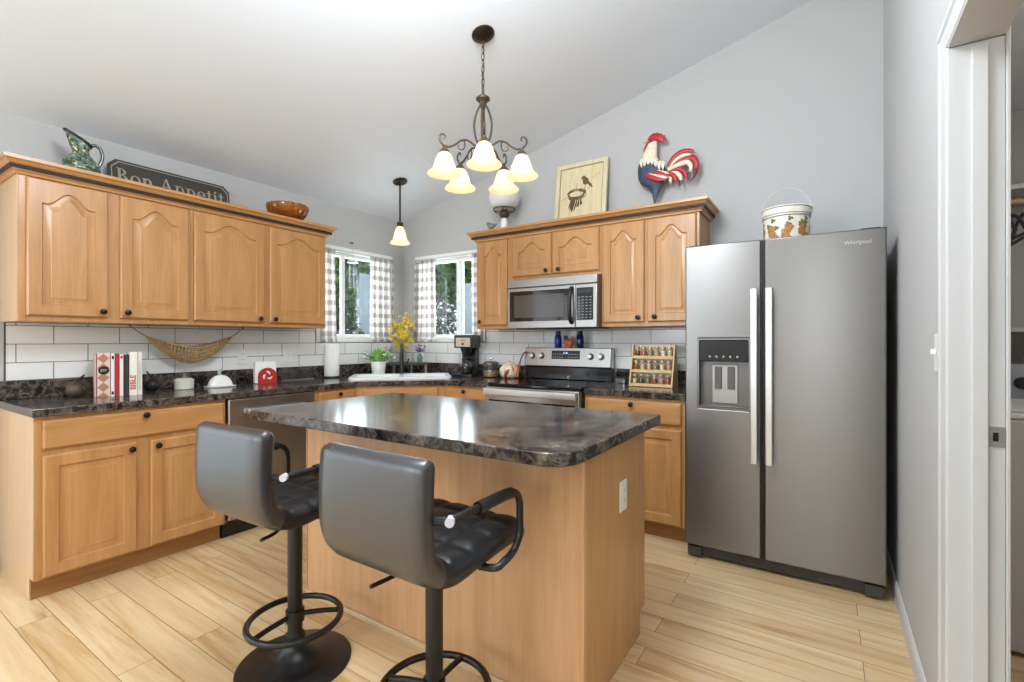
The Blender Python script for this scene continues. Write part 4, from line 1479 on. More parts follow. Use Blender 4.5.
# paper towel
t = thing('paper_towel_holder', 'upright roll of white paper towel on a dark stand', 'paper towels', (0.118, -0.955, 0.9145))
part(MB().lathe([(0.068, 0), (0.070, 0.004), (0.068, 0.012), (0.0, 0.014)], 28), 'base', MT['black'], t)
part(MB().lathe([(0.060, 0.0145), (0.062, 0.018), (0.062, 0.288), (0.060, 0.291), (0.022, 0.291), (0.022, 0.0145)], 32), 'paper_roll', MT['paper'], t, smooth=50)
part(MB().tube([(0, 0, 0.014), (0, 0, 0.300)], 0.006, 10), 'post', MT['chrome'], t)
part(MB().tube([(0.016 * math.cos(2 * PI * k / 18), 0, 0.315 + 0.016 * math.sin(2 * PI * k / 18)) for k in range(18)], 0.003, 6, True), 'loop', MT['chrome'], t)

# coffee maker
t = thing('coffee_maker', 'black coffee maker with beige front panel and glass carafe', 'coffee maker', (1.003, -0.180, 0.9145), R(14))
t.scale = (0.88, 0.88, 1.0)
part(MB().prism(rrect(-0.11, 0.11, -0.145, 0.105, 0.02), 0.0, 0.028), 'base', MT['black'], t, bevel=0.004)
part(MB().box(-0.085, 0.085, 0.035, 0.098, 0.0285, 0.255), 'tower', MT['black'], t, bevel=0.006)
hd = part(MB().box(-0.10, 0.10, -0.12, 0.10, 0.2555, 0.37), 'head', MT['black'], t, bevel=0.007)
pn = part(MB().box(-0.078, 0.078, -0.1235, -0.1205, 0.267, 0.345), 'front_panel', M('beige_panel', '#cdb79c', 0.4), hd, bevel=0.002, label='beige front panel')
part(MB().lathe([(0.011, 0), (0.011, 0.008), (0, 0.009)], 14, T=Matrix.Translation((0, -0.1240, 0.290)) @ FRONT), 'dial', MT['black'], pn)
part(MB().box(-0.03, 0.03, -0.1242, -0.1237, 0.317, 0.330), 'panel_print', M('print_brown', '#a48c70', 0.5), pn, smooth=0)
part(MB().lathe([(0.030, 0.175), (0.034, 0.18), (0.060, 0.245), (0.062, 0.255), (0.0, 0.255)], 24, (0, -0.04, 0)), 'filter_basket', MT['black'], t)
cf = part(MB().lathe([(0.052, 0.0), (0.062, 0.004), (0.070, 0.035), (0.062, 0.08), (0.046, 0.108), (0.047, 0.118), (0.044, 0.118), (0.043, 0.108), (0.059, 0.08), (0.067, 0.035), (0.058, 0.006), (0.0, 0.006)], 28, (0, -0.045, 0.0285)), 'carafe', MT['glass'], t, smooth=50)
part(MB().lathe([(0.047, 0.1185), (0.047, 0.130), (0.02, 0.136), (0, 0.136)], 24, (0, -0.045, 0.0285)), 'lid', MT['black'], cf)
part(MB().tube(curve([(0.0, -0.092, 0.135), (0.0, -0.125, 0.130), (0.0, -0.132, 0.09), (0.0, -0.112, 0.05)], 5), 0.009, 8), 'handle', MT['black'], cf)
part(MB().lathe([(0.066, 0.010), (0.068, 0.035), (0.064, 0.062), (0.0, 0.062)], 28, (0, -0.045, 0.0285)), 'coffee', M('coffee', '#1d120b', 0.1), cf)

# glass canister beside it
t = thing('glass_canister', 'lidded glass canister between the coffee maker and the gourd', 'canister', (1.238, -0.150, 0.9145))
part(MB().lathe([(0.068, 0.0), (0.072, 0.005), (0.073, 0.10), (0.066, 0.112), (0.063, 0.112), (0.069, 0.10), (0.068, 0.008), (0.0, 0.008)], 28), 'jar', MT['glass'], t, smooth=50)
ct = part(MB().lathe([(0.066, 0.0085), (0.067, 0.03), (0.066, 0.055), (0.0, 0.057)], 24), 'contents', M('brown_biscuits', '#9b7a55', 0.8, var=0.3, vscale=60), t)
ld = part(MB().lathe([(0.070, 0.1125), (0.070, 0.125), (0.050, 0.138), (0.0, 0.140)], 28), 'lid', MT['dsteel'], t)
part(MB().lathe([(0.006, 0.1405), (0.006, 0.150), (0.013, 0.158), (0.010, 0.168), (0, 0.170)], 16), 'lid_knob', MT['chrome'], ld)

# ceramic gourd and ladle
t = thing('gourd_crock', 'cream and orange gourd shaped crock beside the range', 'crock', (1.437, -0.160, 0.9145))
part(MB().lathe([(0.045, 0), (0.066, 0.012), (0.084, 0.045), (0.080, 0.085), (0.056, 0.112), (0.046, 0.118), (0.042, 0.116), (0.050, 0.108), (0.073, 0.082), (0.077, 0.045), (0.06, 0.016), (0.0, 0.012)], 32, flute=(0.035, 8)), 'pot',
     spots('gourd_glaze', '#e9dcc2', [('#d9793c', 0.50, 0.60), ('#8d4a2b', 0.62, 0.68)], 9), t, smooth=60)
part(MB().lathe([(0.052, 0.1185), (0.046, 0.130), (0.025, 0.140), (0.010, 0.143), (0.010, 0.158), (0.0, 0.160)], 24), 'lid', spots('gourd_lid', '#e4d3b4', [('#d9793c', 0.5, 0.6)], 14), t, smooth=60)
P = curve([(1.545, -0.205, 0.930), (1.548, -0.190, 0.99), (1.556, -0.175, 1.06), (1.574, -0.165, 1.115), (1.590, -0.160, 1.135), (1.612, -0.158, 1.137)], 6)
t = thing('ladle', 'black handled copper ladle leaning between the gourd and the range', 'ladle', (0, 0, 0))
t.location = (1.545, -0.205, 0.9145)
off = Vector(t.location)
PP = [p - off for p in P]
part(MB().tube(PP[12:], [0.0055] * (len(PP) - 12), 8), 'handle', MT['black'], t)
part(MB().tube(PP[:13], [0.014 - 0.0005 * i for i in range(13)], 10), 'bowl', M('copper', '#b5653a', 0.35, 0.6), t, label='copper coloured lower end')

# shakers on the backguard
BZ = 1.1765


def shaker(label, x, col, cap):
    t = thing('blue_shaker', label, 'shaker', (x, -0.097, BZ), 0, 'blue shakers on the range backguard')
    part(MB().lathe([(0.026, 0), (0.029, 0.004), (0.030, 0.05), (0.028, 0.09), (0.022, 0.105), (0.021, 0.108)], 20), 'body', M('cobalt_' + cap[1:], col, 0.12), t, smooth=50)
    part(MB().lathe([(0.0225, 0.1085), (0.0225, 0.128), (0.018, 0.134), (0.0, 0.135)], 18), 'cap', M('cap_' + cap[1:], cap, 0.35, 0.6), t)


shaker('cobalt blue shaker on the range backguard, nearer the gourd', 1.873, '#2a2aa0', '#3a3a44')
shaker('dark blue shaker on the range backguard, nearer the spice rack', 2.069, '#1d2658', '#26262c')
t = thing('ceramic_figurine', 'small orange and blue figurine between the blue shakers', 'figurine', (1.970, -0.097, BZ))
og = M('orange_glaze', '#d2703f', 0.3, var=0.25, vscale=40)
part(MB().ball((0, 0, 0.038), 0.040, sc=(1.1, 0.6, 0.95)).lathe([(0.03, 0), (0.03, 0.006), (0.0, 0.007)], 16), 'body', og, t, smooth=60)
part(MB().ball((-0.026, -0.004, 0.080), 0.020, seg=10, rings=7), 'head', M('blue_grey_glaze', '#5f5f86', 0.3), t, smooth=60)
part(MB().ball((0.032, -0.003, 0.074), 0.016, sc=(0.8, 0.6, 1.3)), 'tail', og, t, smooth=60)
t = thing('salt_shaker', 'tiny steel shaker standing at the back of the black cooktop', 'shaker', (2.068, -0.300, 0.9200))
part(MB().lathe([(0.015, 0), (0.016, 0.003), (0.015, 0.028), (0.012, 0.030)], 18), 'body', MT['glass'], t, smooth=50)
part(MB().lathe([(0.014, 0.0305), (0.014, 0.042), (0.010, 0.047), (0, 0.048)], 18), 'cap', MT['chrome'], t)
t = thing('glass_cube', 'small clear glass holder between the range and the spice rack', 'glass holder', (2.425, -0.135, 0.9145))
part(MB().plate([rrect(-0.04, 0.04, -0.03, 0.03, 0.008), rrect(-0.034, 0.034, -0.024, 0.024, 0.006)], 0.004, 0.09).prism(rrect(-0.04, 0.04, -0.03, 0.03, 0.008), 0, 0.004), 'holder', clear('smoky_glass', (0.72, 0.72, 0.72, 1), 0.25), t, smooth=40)
part(MB().prism(rrect(-0.033, 0.033, -0.023, 0.023, 0.006), 0.0045, 0.03), 'contents', M('grey_sachets', '#8e8b86', 0.7, var=0.3, vscale=60), t)

# spice rack
t = thing('spice_rack', 'pale wood three-tier spice rack leaning beside the refrigerator', 'spice rack', (2.545, 0, 0.9145))
sw = wood('pale_rack_wood', '#e0bf8c', '#d1ab74', 'z', 0.5, 0.6)
WR = 0.300
for x in (0, WR - 0.010):
    part(MB().prism([(-0.315, 0), (-0.315, 0.022), (-0.238, 0.290), (-0.205, 0.290), (-0.150, 0.0)], x, x + 0.010, 'yz'), 'side_panel', sw, t, smooth=0, bevel=0.002)
rows = [(-0.288, 0.010), (-0.262, 0.105), (-0.236, 0.200)]
for y, z in rows:
    part(MB().box(0.0105, WR - 0.0105, y - 0.021, y + 0.03, z - 0.007, z - 0.001), 'shelf', sw, t, smooth=0)
    part(MB().box(0.0105, WR - 0.0105, y - 0.0255, y - 0.0215, z - 0.007, z + 0.014), 'rail', sw, t, smooth=0)
part(MB().add([(0.0105, -0.222, 0.006), (WR - 0.0105, -0.222, 0.006), (WR - 0.0105, -0.206, 0.288), (0.0105, -0.206, 0.288), (0.0105, -0.217, 0.006), (WR - 0.0105, -0.217, 0.006), (WR - 0.0105, -0.201, 0.288), (0.0105, -0.201, 0.288)],
             [(0, 1, 2, 3), (7, 6, 5, 4), (0, 4, 5, 1), (3, 2, 6, 7), (0, 3, 7, 4), (1, 5, 6, 2)]), 'back_panel', sw, t, smooth=0)
spice = [[('pale straw', '#cbb88e'), ('dark pepper', '#57483a'), ('grey green', '#7f7a68'), ('brick red', '#a65a3a'), ('pinkish grey', '#b29a90'), ('red flake', '#b0553f')],
         [('rust red', '#9a4e32'), ('pale cream', '#d3c19a'), ('straw yellow', '#cbb385'), ('sage grey', '#8d8a74'), ('ivory', '#ddcfae'), ('peach', '#c79a7d')],
         [('dark brown', '#6b4a30'), ('orange brown', '#b57c50'), ('grey olive', '#9d9578'), ('sand', '#cdb78b'), ('off white', '#ddd2b8'), ('light tan', '#d0bb92')]]
ords = ['first', 'second', 'third', 'fourth', 'fifth', 'sixth']
jar_prof = [(0.0165, 0.0), (0.0185, 0.003), (0.0185, 0.056), (0.015, 0.064), (0.0135, 0.064), (0.0165, 0.055), (0.0165, 0.005), (0.0, 0.005)]
JG = MB().lathe(jar_prof, 16).mesh('jar', clear('jar_glass', (0.99, 0.99, 0.99, 1), 0.1), 50)
JC = MB().lathe([(0.0165, 0.0645), (0.0165, 0.076), (0.014, 0.078), (0.0, 0.078)], 16).mesh('cap', M('jar_cap', '#b9b5ae', 0.35, 0.5))
for rr in range(3):
    y, z = rows[rr]
    for k in range(6):
        cn, cc = spice[rr][k]
        j = thing('spice_jar', f'glass jar of {cn} spice, {ords[k]} along the {["bottom", "middle", "top"][rr]} row of the rack', 'spice jar',
                  (2.545 + 0.0365 + k * 0.0454, y, 0.9145 + z - 0.0005), 0, f'jars on the {["bottom", "middle", "top"][rr]} row of the spice rack')
        part(JG, 'jar', None, j)
        part(JC, 'cap', None, j)
        part(MB().lathe([(0.016, 0.0055), (0.016, 0.046 + 0.008 * ((k * 7 + rr * 3) % 3) / 2), (0, 0.047 + 0.008 * ((k * 7 + rr * 3) % 3) / 2)], 14), 'spice', M('spice_' + cn.replace(' ', '_'), cc, 0.9, var=0.25, vscale=120), j)

# ================================================================== LEFT COUNTER
def fruit(label, loc, rz, col):
    t = thing('metal_pear', label, 'ornament', loc, rz, 'dark fruit ornaments beside the cookbooks')
    part(MB().lathe([(0.0, 0.0), (0.022, 0.002), (0.037, 0.016), (0.043, 0.040), (0.036, 0.062), (0.018, 0.078), (0.006, 0.082), (0.0, 0.080)], 24), 'fruit', col, t, smooth=60)
    part(MB().tube(curve([(0, 0, 0.079), (0.006, 0, 0.092), (0.026, 0.004, 0.108), (0.042, 0.006, 0.124)], 4), [0.0055] * 9 + [0.0045] * 4, 8), 'stalk', MT['blackm'], t)
    lf = MB().add([(0.004, 0, 0.088), (-0.018, 0.014, 0.098), (-0.040, 0.010, 0.094), (-0.018, -0.010, 0.102), (0.004, 0, 0.086), (-0.018, 0.014, 0.096), (-0.040, 0.010, 0.092), (-0.018, -0.010, 0.100)],
                  [(0, 1, 2, 3), (7, 6, 5, 4), (0, 4, 5, 1), (1, 5, 6, 2), (2, 6, 7, 3), (3, 7, 4, 0)])
    part(lf, 'leaf', MT['blackm'], t, smooth=0)


fruit('rounded brown-grey fruit ornament with stalk, at the open end of the counter', (0.150, -2.668, 0.9145), R(60), M('brown_metal', '#57493f', 0.45, 0.3, var=0.2))
fruit('blackened fruit ornament with pointed stalk, between the cookbooks and the white canister', (0.165, -2.300, 0.9145), R(190), M('black_metal', '#2b2725', 0.45, 0.4, var=0.2))

plaid = NT('argyle_cover')
tc = plaid.node('ShaderNodeTexCoord')
mp = plaid.node('ShaderNodeMapping')
mp.inputs['Rotation'].default_value = (R(45), 0, 0)
plaid.link(tc.outputs['Object'], mp.inputs['Vector'])
ck = plaid.node('ShaderNodeTexChecker')
ck.inputs['Scale'].default_value = 26
ck.inputs['Color1'].default_value = lin('#d8bfae')
ck.inputs['Color2'].default_value = lin('#b07a5c')
plaid.link(mp.outputs['Vector'], ck.inputs['Vector'])
plaid.link(ck.outputs['Color'], plaid.b.inputs['Base Color'])
PAGES = M('book_pages', '#e6dfd0', 0.9)


BR = R(-14)


def book(label, y, w, h, d, cover, spine_marks=None, x=0.295):
    """spine towards the room (+x); y runs along the row"""
    t = thing('cookbook', label, 'book', (0.262 + (x - 0.295) * math.cos(BR) - (y + 0.02 - y0) * math.sin(BR), y0 + 0.004 + (x - 0.295) * math.sin(BR) + (y - y0) * math.cos(BR), 0.9145), BR, 'cookbooks between the fruit ornaments')
    c = MB()
    c.box(-d, -0.002, 0.0, 0.0025, 0, h).box(-d, -0.002, w - 0.0025, w, 0, h)
    c.prism([(-0.002, 0.0), (0.002, 0.002), (0.003, w / 2), (0.002, w - 0.002), (-0.002, w)], 0, h)
    part(c, 'cover', cover, t, smooth=30)
    part(MB().box(-d + 0.005, -0.0025, 0.0028, w - 0.0028, 0.004, h - 0.004), 'pages', PAGES, t, smooth=0)
    return t


y0 = -2.606
b1 = book('thick cookbook with argyle spine and round black emblem', y0, 0.058, 0.250, 0.17, plaid.m)
em = MB().lathe([(0.024, 0), (0.024, 0.0008), (0, 0.0008)], 28, T=Matrix.Translation((0.0032, 0.029, 0.150)) @ Matrix.Rotation(Y90, 4, 'Y'))
emo = part(em, 'emblem', MT['black'], b1, label='round black emblem')
text('JOY', 'emblem_text', MT['paper'], emo, (0.0043, 0.029, 0.150), (Y90, 0, Y90), 0.016, 0.0002)
b2 = book('slim white cookbook next to the argyle cookbook', y0 + 0.0595, 0.018, 0.247, 0.165, M('cover_white', '#e3dfd8', 0.5))
for z in (0.022, 0.225):
    part(MB().box(0.003, 0.0036, 0.004, 0.014, z - 0.012, z + 0.006), 'spine_mark', MT['black'], b2, smooth=0)
b3 = book('slim red cookbook between the two slim white ones', y0 + 0.079, 0.018, 0.243, 0.17, M('cover_red', '#b5262a', 0.4))
b4 = book('slim white cookbook on the far side of the red one', y0 + 0.0985, 0.018, 0.238, 0.165, M('cover_cream', '#e8e1d3', 0.5))
part(MB().box(0.003, 0.0036, 0.004, 0.014, 0.215, 0.232), 'spine_mark', M('mark_red', '#a43c3a', 0.5), b4, smooth=0)
b5 = book('dark grey cookbook set back beside the BIBLE book', y0 + 0.118, 0.0245, 0.236, 0.15, M('cover_dark', '#3a3431', 0.5), x=0.275)
b6 = book('cream cookbook with red lettering BIBLE on its spine', y0 + 0.144, 0.038, 0.252, 0.175, M('cover_ivory', '#e9e2d2', 0.5))
text('BIBLE', 'spine_text', M('letter_red', '#c0392b', 0.5), b6, (0.0036, 0.017, 0.075), (0, Y90, 0), 0.036, 0.0002, bold=0.0008).rotation_euler = (R(90), R(-90), R(90))
b7 = book('ivory cookbook with grey spine print, last in the row', y0 + 0.1835, 0.020, 0.252, 0.172, M('cover_bone', '#ded6c6', 0.5))
part(MB().box(0.003, 0.0036, 0.007, 0.0095, 0.03, 0.2), 'spine_print', M('print_grey', '#7d756b', 0.5), b7, smooth=0)
# loose pink booklet leaning at the near side
t = book('thin pink edged booklet at the near end of the cookbooks', y0 - 0.010, 0.009, 0.240, 0.19, M('cover_pink', '#c9a9a0', 0.5, var=0.1), x=0.285)

# macrame fruit hammock
t = thing('hanging_fruit_net', 'woven tan fruit hammock hanging under the wall cabinet', 'hammock', (0.09, -2.045, 0))
rope = M('jute', '#b3915f', 0.9, var=0.25, vscale=80)


def net(u, v):
    s = 2 * u - 1
    y = s * 0.255
    rim = 1.188 + 0.070 * abs(s) ** 1.7
    dep = 0.098 * (1 - abs(s) ** 1.9) + 0.006
    half = 0.062 * (1 - abs(s) ** 2.2) + 0.006
    a = PI * v
    return (half * math.cos(a), y, rim - dep * math.sin(a))


mb = MB().grid(net, 26, 10)
o = part(mb, 'net', rope, t, smooth=0)
w = o.modifiers.new('weave', 'WIREFRAME')
w.thickness, w.use_even_offset, w.use_replace = 0.0100, False, True
for v in (0.0, 1.0):
    part(MB().tube([net(k / 24, v) for k in range(25)], 0.0055, 8), 'rim_cord', rope, t)
for s in (-1, 1):
    part(MB().tube(curve([(0, s * 0.255, 1.257), (0, s * 0.30, 1.288), (0.0, s * 0.345, 1.327)], 4), 0.0035, 6), 'hanging_cord', M('grey_cord', '#8b8070', 0.8), t)
    part(MB().tube([(0, s * 0.345 + 0.006 * math.cos(a * PI / 4), 1.3265 + 0.006 * math.sin(a * PI / 4)) for a in range(8)], 0.0015, 6, True), 'hook', MT['bronze'], t)

# canister, butter dish, napkin holder, tray
t = thing('lidded_crock', 'small round white canister with lid beside the butter dish', 'canister', (0.160, -2.118, 0.9145))
part(MB().lathe([(0.052, 0), (0.055, 0.003), (0.055, 0.050), (0.053, 0.052), (0.0, 0.052)], 32), 'body', MT['cream'], t, smooth=40)
ld = part(MB().lathe([(0.057, 0.0525), (0.057, 0.062), (0.040, 0.072), (0.0, 0.074)], 32), 'lid', MT['cream'], t)
part(MB().tube([(0.011 * math.cos(2 * PI * k / 16), 0, 0.086 + 0.012 * math.sin(2 * PI * k / 16)) for k in range(16)], 0.005, 8, True), 'lid_loop', M('dark_loop', '#8a8177', 0.4), ld)

t = thing('butter_dish', 'white covered butter dish beside the small canister', 'butter dish', (0.205, -1.913, 0.9145), R(90))
t.scale = (0.80, 0.82, 0.92)
part(MB().prism(rrect(-0.108, 0.108, -0.062, 0.062, 0.03), 0.0, 0.005).plate([rrect(-0.115, 0.115, -0.068, 0.068, 0.034), rrect(-0.098, 0.098, -0.052, 0.052, 0.026)], 0.005, 0.010), 'dish', MT['white'], t, bevel=0.002)
cov = []
for k, (sc, zz) in enumerate(((1.08, 0.0105), (1.03, 0.028), (0.92, 0.048), (0.72, 0.068), (0.46, 0.083), (0.20, 0.090))):
    cov.append([(x * sc, y * sc, zz) for x, y in rrect(-0.086, 0.086, -0.045, 0.045, 0.03)])
n = len(cov[0])
part(MB().add([p for q in cov for p in q], [(j * n + i, j * n + (i + 1) % n, (j + 1) * n + (i + 1) % n, (j + 1) * n + i) for j in range(len(cov) - 1) for i in range(n)] + [tuple(range(n)), tuple((len(cov) - 1) * n + i for i in range(n))]), 'cover', MT['white'], t, smooth=60)
part(MB().ball((-0.008, 0, 0.108), 0.015, sc=(1.0, 0.8, 1.1)).ball((0.010, 0, 0.126), 0.011).tube([(0, 0, 0.088), (0, 0, 0.102)], 0.007, 8), 'finial', M('grey_ceramic', '#b9b4ad', 0.3), t, smooth=60)

t = thing('napkin_holder', 'red arched napkin holder filled with white napkins', 'napkin holder', (0.185, -1.577, 0.9145), R(78))
redm = M('red_enamel', '#b52a22', 0.35)
arch = [(-0.066, 0.0), (0.066, 0.0)] + [(0.066 * math.cos(a), 0.055 + 0.062 * math.sin(a)) for a in [PI * k / 20 for k in range(21)]]
fp = part(MB().prism(arch, -0.030, -0.025, 'xz'), 'front_plate', redm, t)
part(MB().prism(arch, 0.025, 0.030, 'xz'), 'back_plate', redm, t)
part(MB().box(-0.066, 0.066, -0.0245, 0.0245, 0.0, 0.004), 'base', redm, t)
sw_ = MB()
for k in range(3):
    a = 2 * PI * k / 3 + 0.4
    P = curve([((0.016 + 0.006 * q) * math.cos(a + q * 0.5), -0.0318, 0.058 + (0.016 + 0.006 * q) * math.sin(a + q * 0.5)) for q in range(4)], 5)
    sw_.tube(P, [0.002 + 0.0055 * math.sin(PI * i / (len(P) - 1)) for i in range(len(P))], 8, flat=((0, 1, 0), 0.12))
part(sw_, 'swirl_pattern', M('swirl_cream', '#eadfcf', 0.4), fp, label='pale pinwheel swirl')
n_ = single(MB().box(-0.082, 0.064, -0.0235, 0.0235, 0, 0.158), 'paper_napkins', MT['paper'], 'pad of white paper napkins standing in the red holder', 'napkins', (0.185, -1.577, 0.9190), R(78), bevel=0.003)

t = thing('glass_tray', 'clear glass tray leaning against the backsplash beside the paper towels', 'tray', (0.075, -1.25, 0.9145))
mb = MB()
mb.add([(0.025, -0.155, 0.0), (0.025, 0.135, 0.0), (-0.028, 0.135, 0.078), (-0.028, -0.155, 0.078), (0.031, -0.155, 0.003), (0.031, 0.135, 0.003), (-0.022, 0.135, 0.082), (-0.022, -0.155, 0.082)],
       [(0, 1, 2, 3), (7, 6, 5, 4), (0, 4, 5, 1), (1, 5, 6, 2), (2, 6, 7, 3), (3, 7, 4, 0)])
part(mb, 'plate', clear('tray_glass', (0.80, 0.79, 0.82, 1), 0.05, 0.3), t, smooth=0, bevel=0.001)
part(MB().tube([(0.030, -0.155, 0.004), (0.030, 0.135, 0.004)], 0.004, 6), 'rim', M('tray_rim', '#a8a2a4', 0.2, 0.6), t)

# ================================================================== ON THE WALL CABINETS
TOP = 2.1008
t = thing('pitcher', 'green floral painted pitcher with dark spout and handle', 'pitcher', (0.205, -2.655, TOP), R(82))
t.scale = (0.90, 0.86, 0.92)
glz = spots('floral_glaze', '#5f7d72', [('#2f4a2c', 0.50, 0.56), ('#c8c08e', 0.58, 0.63), ('#b06a3c', 0.64, 0.68), ('#232a23', 0.60, 0.64)], 44)
drk = M('dark_glaze', '#23221e', 0.2)


def jug(u, v):
    z = u
    prof = [(0.0, 0.050), (0.05, 0.056), (0.16, 0.080), (0.36, 0.096), (0.52, 0.090), (0.66, 0.060), (0.74, 0.042), (0.82, 0.039), (0.90, 0.042), (1.0, 0.046)]
    for (a, ra), (b, rb) in zip(prof, prof[1:]):
        if a <= u <= b:
            k = (u - a) / (b - a)
            k = k * k * (3 - 2 * k)
            r_ = ra + (rb - ra) * k
            break
    an = 2 * PI * v
    x, y, zz = r_ * math.cos(an), r_ * math.sin(an), u * 0.262
    if u > 0.78:
        q = (u - 0.78) / 0.22
        f = 0.5 + 0.5 * math.cos(an)          # spout towards local +x... turned below
        x = x + q * 0.030 * f ** 2
        zz += q * q * (0.062 * f ** 1.4 - 0.010 * (1 - f))
        y *= (1 - 0.45 * q * f)
    return (-x, y, zz)


mb = MB().grid(jug, 36, 28, True)
part(mb, 'body', glz, t, smooth=60)
rim = [Vector(jug(1.0, k / 28)) for k in range(28)]
part(MB().tube(rim, 0.0090, 8, True), 'lip', drk, t, label='dark rim')
part(MB().tube(curve([(0.038, 0, 0.240), (0.062, 0, 0.266), (0.090, 0, 0.255), (0.103, 0, 0.215), (0.098, 0, 0.175), (0.086, 0, 0.142)], 6), 0.0095, 10), 'handle', drk, t, label='dark glazed handle')

# lettered sign
t = thing('wooden_sign', 'dark wooden sign lettered Bon Appetit above the wall cabinets', 'sign', (0.105, -2.145, TOP), Y90)
lean = Matrix.Rotation(R(-9), 4, 'X')
HWS, HS, c_ = 0.352, 0.245, 0.038


def notch(hw, h0, h1, c):
    return [(-hw + c, h0), (hw - c, h0), (hw, h0 + c), (hw, h1 - c), (hw - c, h1), (-hw + c, h1), (-hw, h1 - c), (-hw, h0 + c)]


mb = MB().prism(notch(HWS, 0.002, HS, c_), -0.009, 0.009, 'xz', T=lean)
bd_ = part(mb, 'board', M('sign_board', '#3b362f', 0.6, var=0.12, vscale=12), t, smooth=0, bevel=0.003)
ln = MB().plate([notch(HWS - 0.013, 0.015, HS - 0.013, c_), notch(HWS - 0.018, 0.020, HS - 0.018, c_ - 0.001)], -0.0105, -0.0092, 'xz')
ln.v = [tuple(lean @ Vector(p)) for p in ln.v]
sgl = M('sign_lettering', '#a39a88', 0.7)
part(ln, 'border_line', sgl, t, smooth=0)


def glyphs(s, size, T):
    mb = MB()
    y0, y1 = -0.0108, -0.0092
    pen = 0

    def rect(a, b, c, d):
        mb.prism([(pen + a * size, c * size), (pen + b * size, c * size), (pen + b * size, d * size), (pen + a * size, d * size)], y0, y1, 'xz', T=T)

    def quad(pts):
        mb.prism([(pen + a * size, b * size) for a, b in pts], y0, y1, 'xz', T=T)

    def ring(cx_, cz_, rx, rz_, tx, tz, a0=0, a1=360, n=22):
        for k in range(n):
            A, B_ = R(a0 + (a1 - a0) * k / n), R(a0 + (a1 - a0) * (k + 1) / n)
            quad([(cx_ + rx * math.cos(A), cz_ + rz_ * math.sin(A)), (cx_ + rx * math.cos(B_), cz_ + rz_ * math.sin(B_)),
                  (cx_ + (rx - tx) * math.cos(B_), cz_ + (rz_ - tz) * math.sin(B_)), (cx_ + (rx - tx) * math.cos(A), cz_ + (rz_ - tz) * math.sin(A))])
    for ch in s:
        if ch == 'B':
            rect(.12, .28, 0, 1); rect(.02, .38, 0, .05); rect(.02, .38, .95, 1)
            ring(.30, .76, .30, .24, .14, .05, -90, 90); ring(.30, .27, .38, .27, .16, .05, -90, 90); rect(.28, .32, .49, .545)
            w = .78
        elif ch == 'o':
            ring(.33, .33, .31, .35, .13, .05); w = .70
        elif ch == 'n':
            rect(.08, .22, 0, .66); rect(0, .30, 0, .05); rect(0, .15, .62, .67)
            ring(.36, .42, .23, .26, .13, .08, 0, 150); rect(.45, .59, 0, .43); rect(.38, .67, 0, .05); w = .74
        elif ch == 'A':
            quad([(.06, 0), (.12, 0), (.42, .98), (.37, 1.0)]); quad([(.35, 1.0), (.45, 1.02), (.80, 0), (.62, 0)]); rect(.20, .62, .33, .38)
            rect(-.03, .22, 0, .045); rect(.54, .90, 0, .045); w = .92
        elif ch == 'p':
            rect(.10, .24, -.30, .66); rect(0, .34, -.30, -.25); rect(0, .16, .62, .67); ring(.34, .33, .31, .35, .13, .06, -140, 140); w = .75
        elif ch == 'e':
            ring(.33, .33, .31, .35, .13, .05, 8, 325); rect(.12, .62, .34, .395); w = .68
        elif ch == 't':
            rect(.13, .27, .08, .88); rect(.0, .42, .62, .67); ring(.30, .12, .17, .13, .13, .05, 180, 300); w = .47
        elif ch == 'i':
            rect(.10, .24, 0, .66); rect(0, .34, 0, .05); rect(0, .15, .62, .67); ring(.17, .86, .085, .085, .085, .085); w = .37
        else:
            w = .34
        pen += (w + .03) * size
    return mb, pen


_, pw = glyphs('Bon Appetit', 0.0865, Matrix.Identity(4))
_, p1 = glyphs('Bon ', 0.0865, Matrix.Identity(4))
for wd, off in (('Bon', 0.0), ('Appetit', p1)):
    g, _ = glyphs(wd, 0.0865, Matrix.Identity(4))
    g.v = [tuple(lean @ Vector((p[0] + off - pw / 2, p[1], p[2] + 0.104))) for p in g.v]
    part(g, 'lettering', sgl, t, smooth=0, label='tan serif lettering ' + wd)

# amber glass bowl
t = thing('glass_bowl', 'scalloped amber glass bowl near the end of the wall cabinets', 'bowl', (0.235, -1.435, TOP))
t.scale = (0.92, 0.92, 0.95)
amb = NT('amber_glass')
amb.b.inputs['Base Color'].default_value = lin('#bd7430')
amb.b.inputs['Roughness'].default_value = 0.08
amb.b.inputs['Transmission Weight'].default_value = 0.65
amb.b.inputs['IOR'].default_value = 1.4
mb = MB().lathe([(0.07, 0.0), (0.075, 0.02), (0.055, 0.04), (0.06, 0.055), (0.115, 0.075), (0.150, 0.115), (0.162, 0.158), (0.160, 0.178), (0.154, 0.178), (0.152, 0.158), (0.140, 0.118), (0.105, 0.083), (0.0, 0.065)], 72, flute=(0.035, 14))
part(mb, 'bowl', amb.m, t, smooth=60)

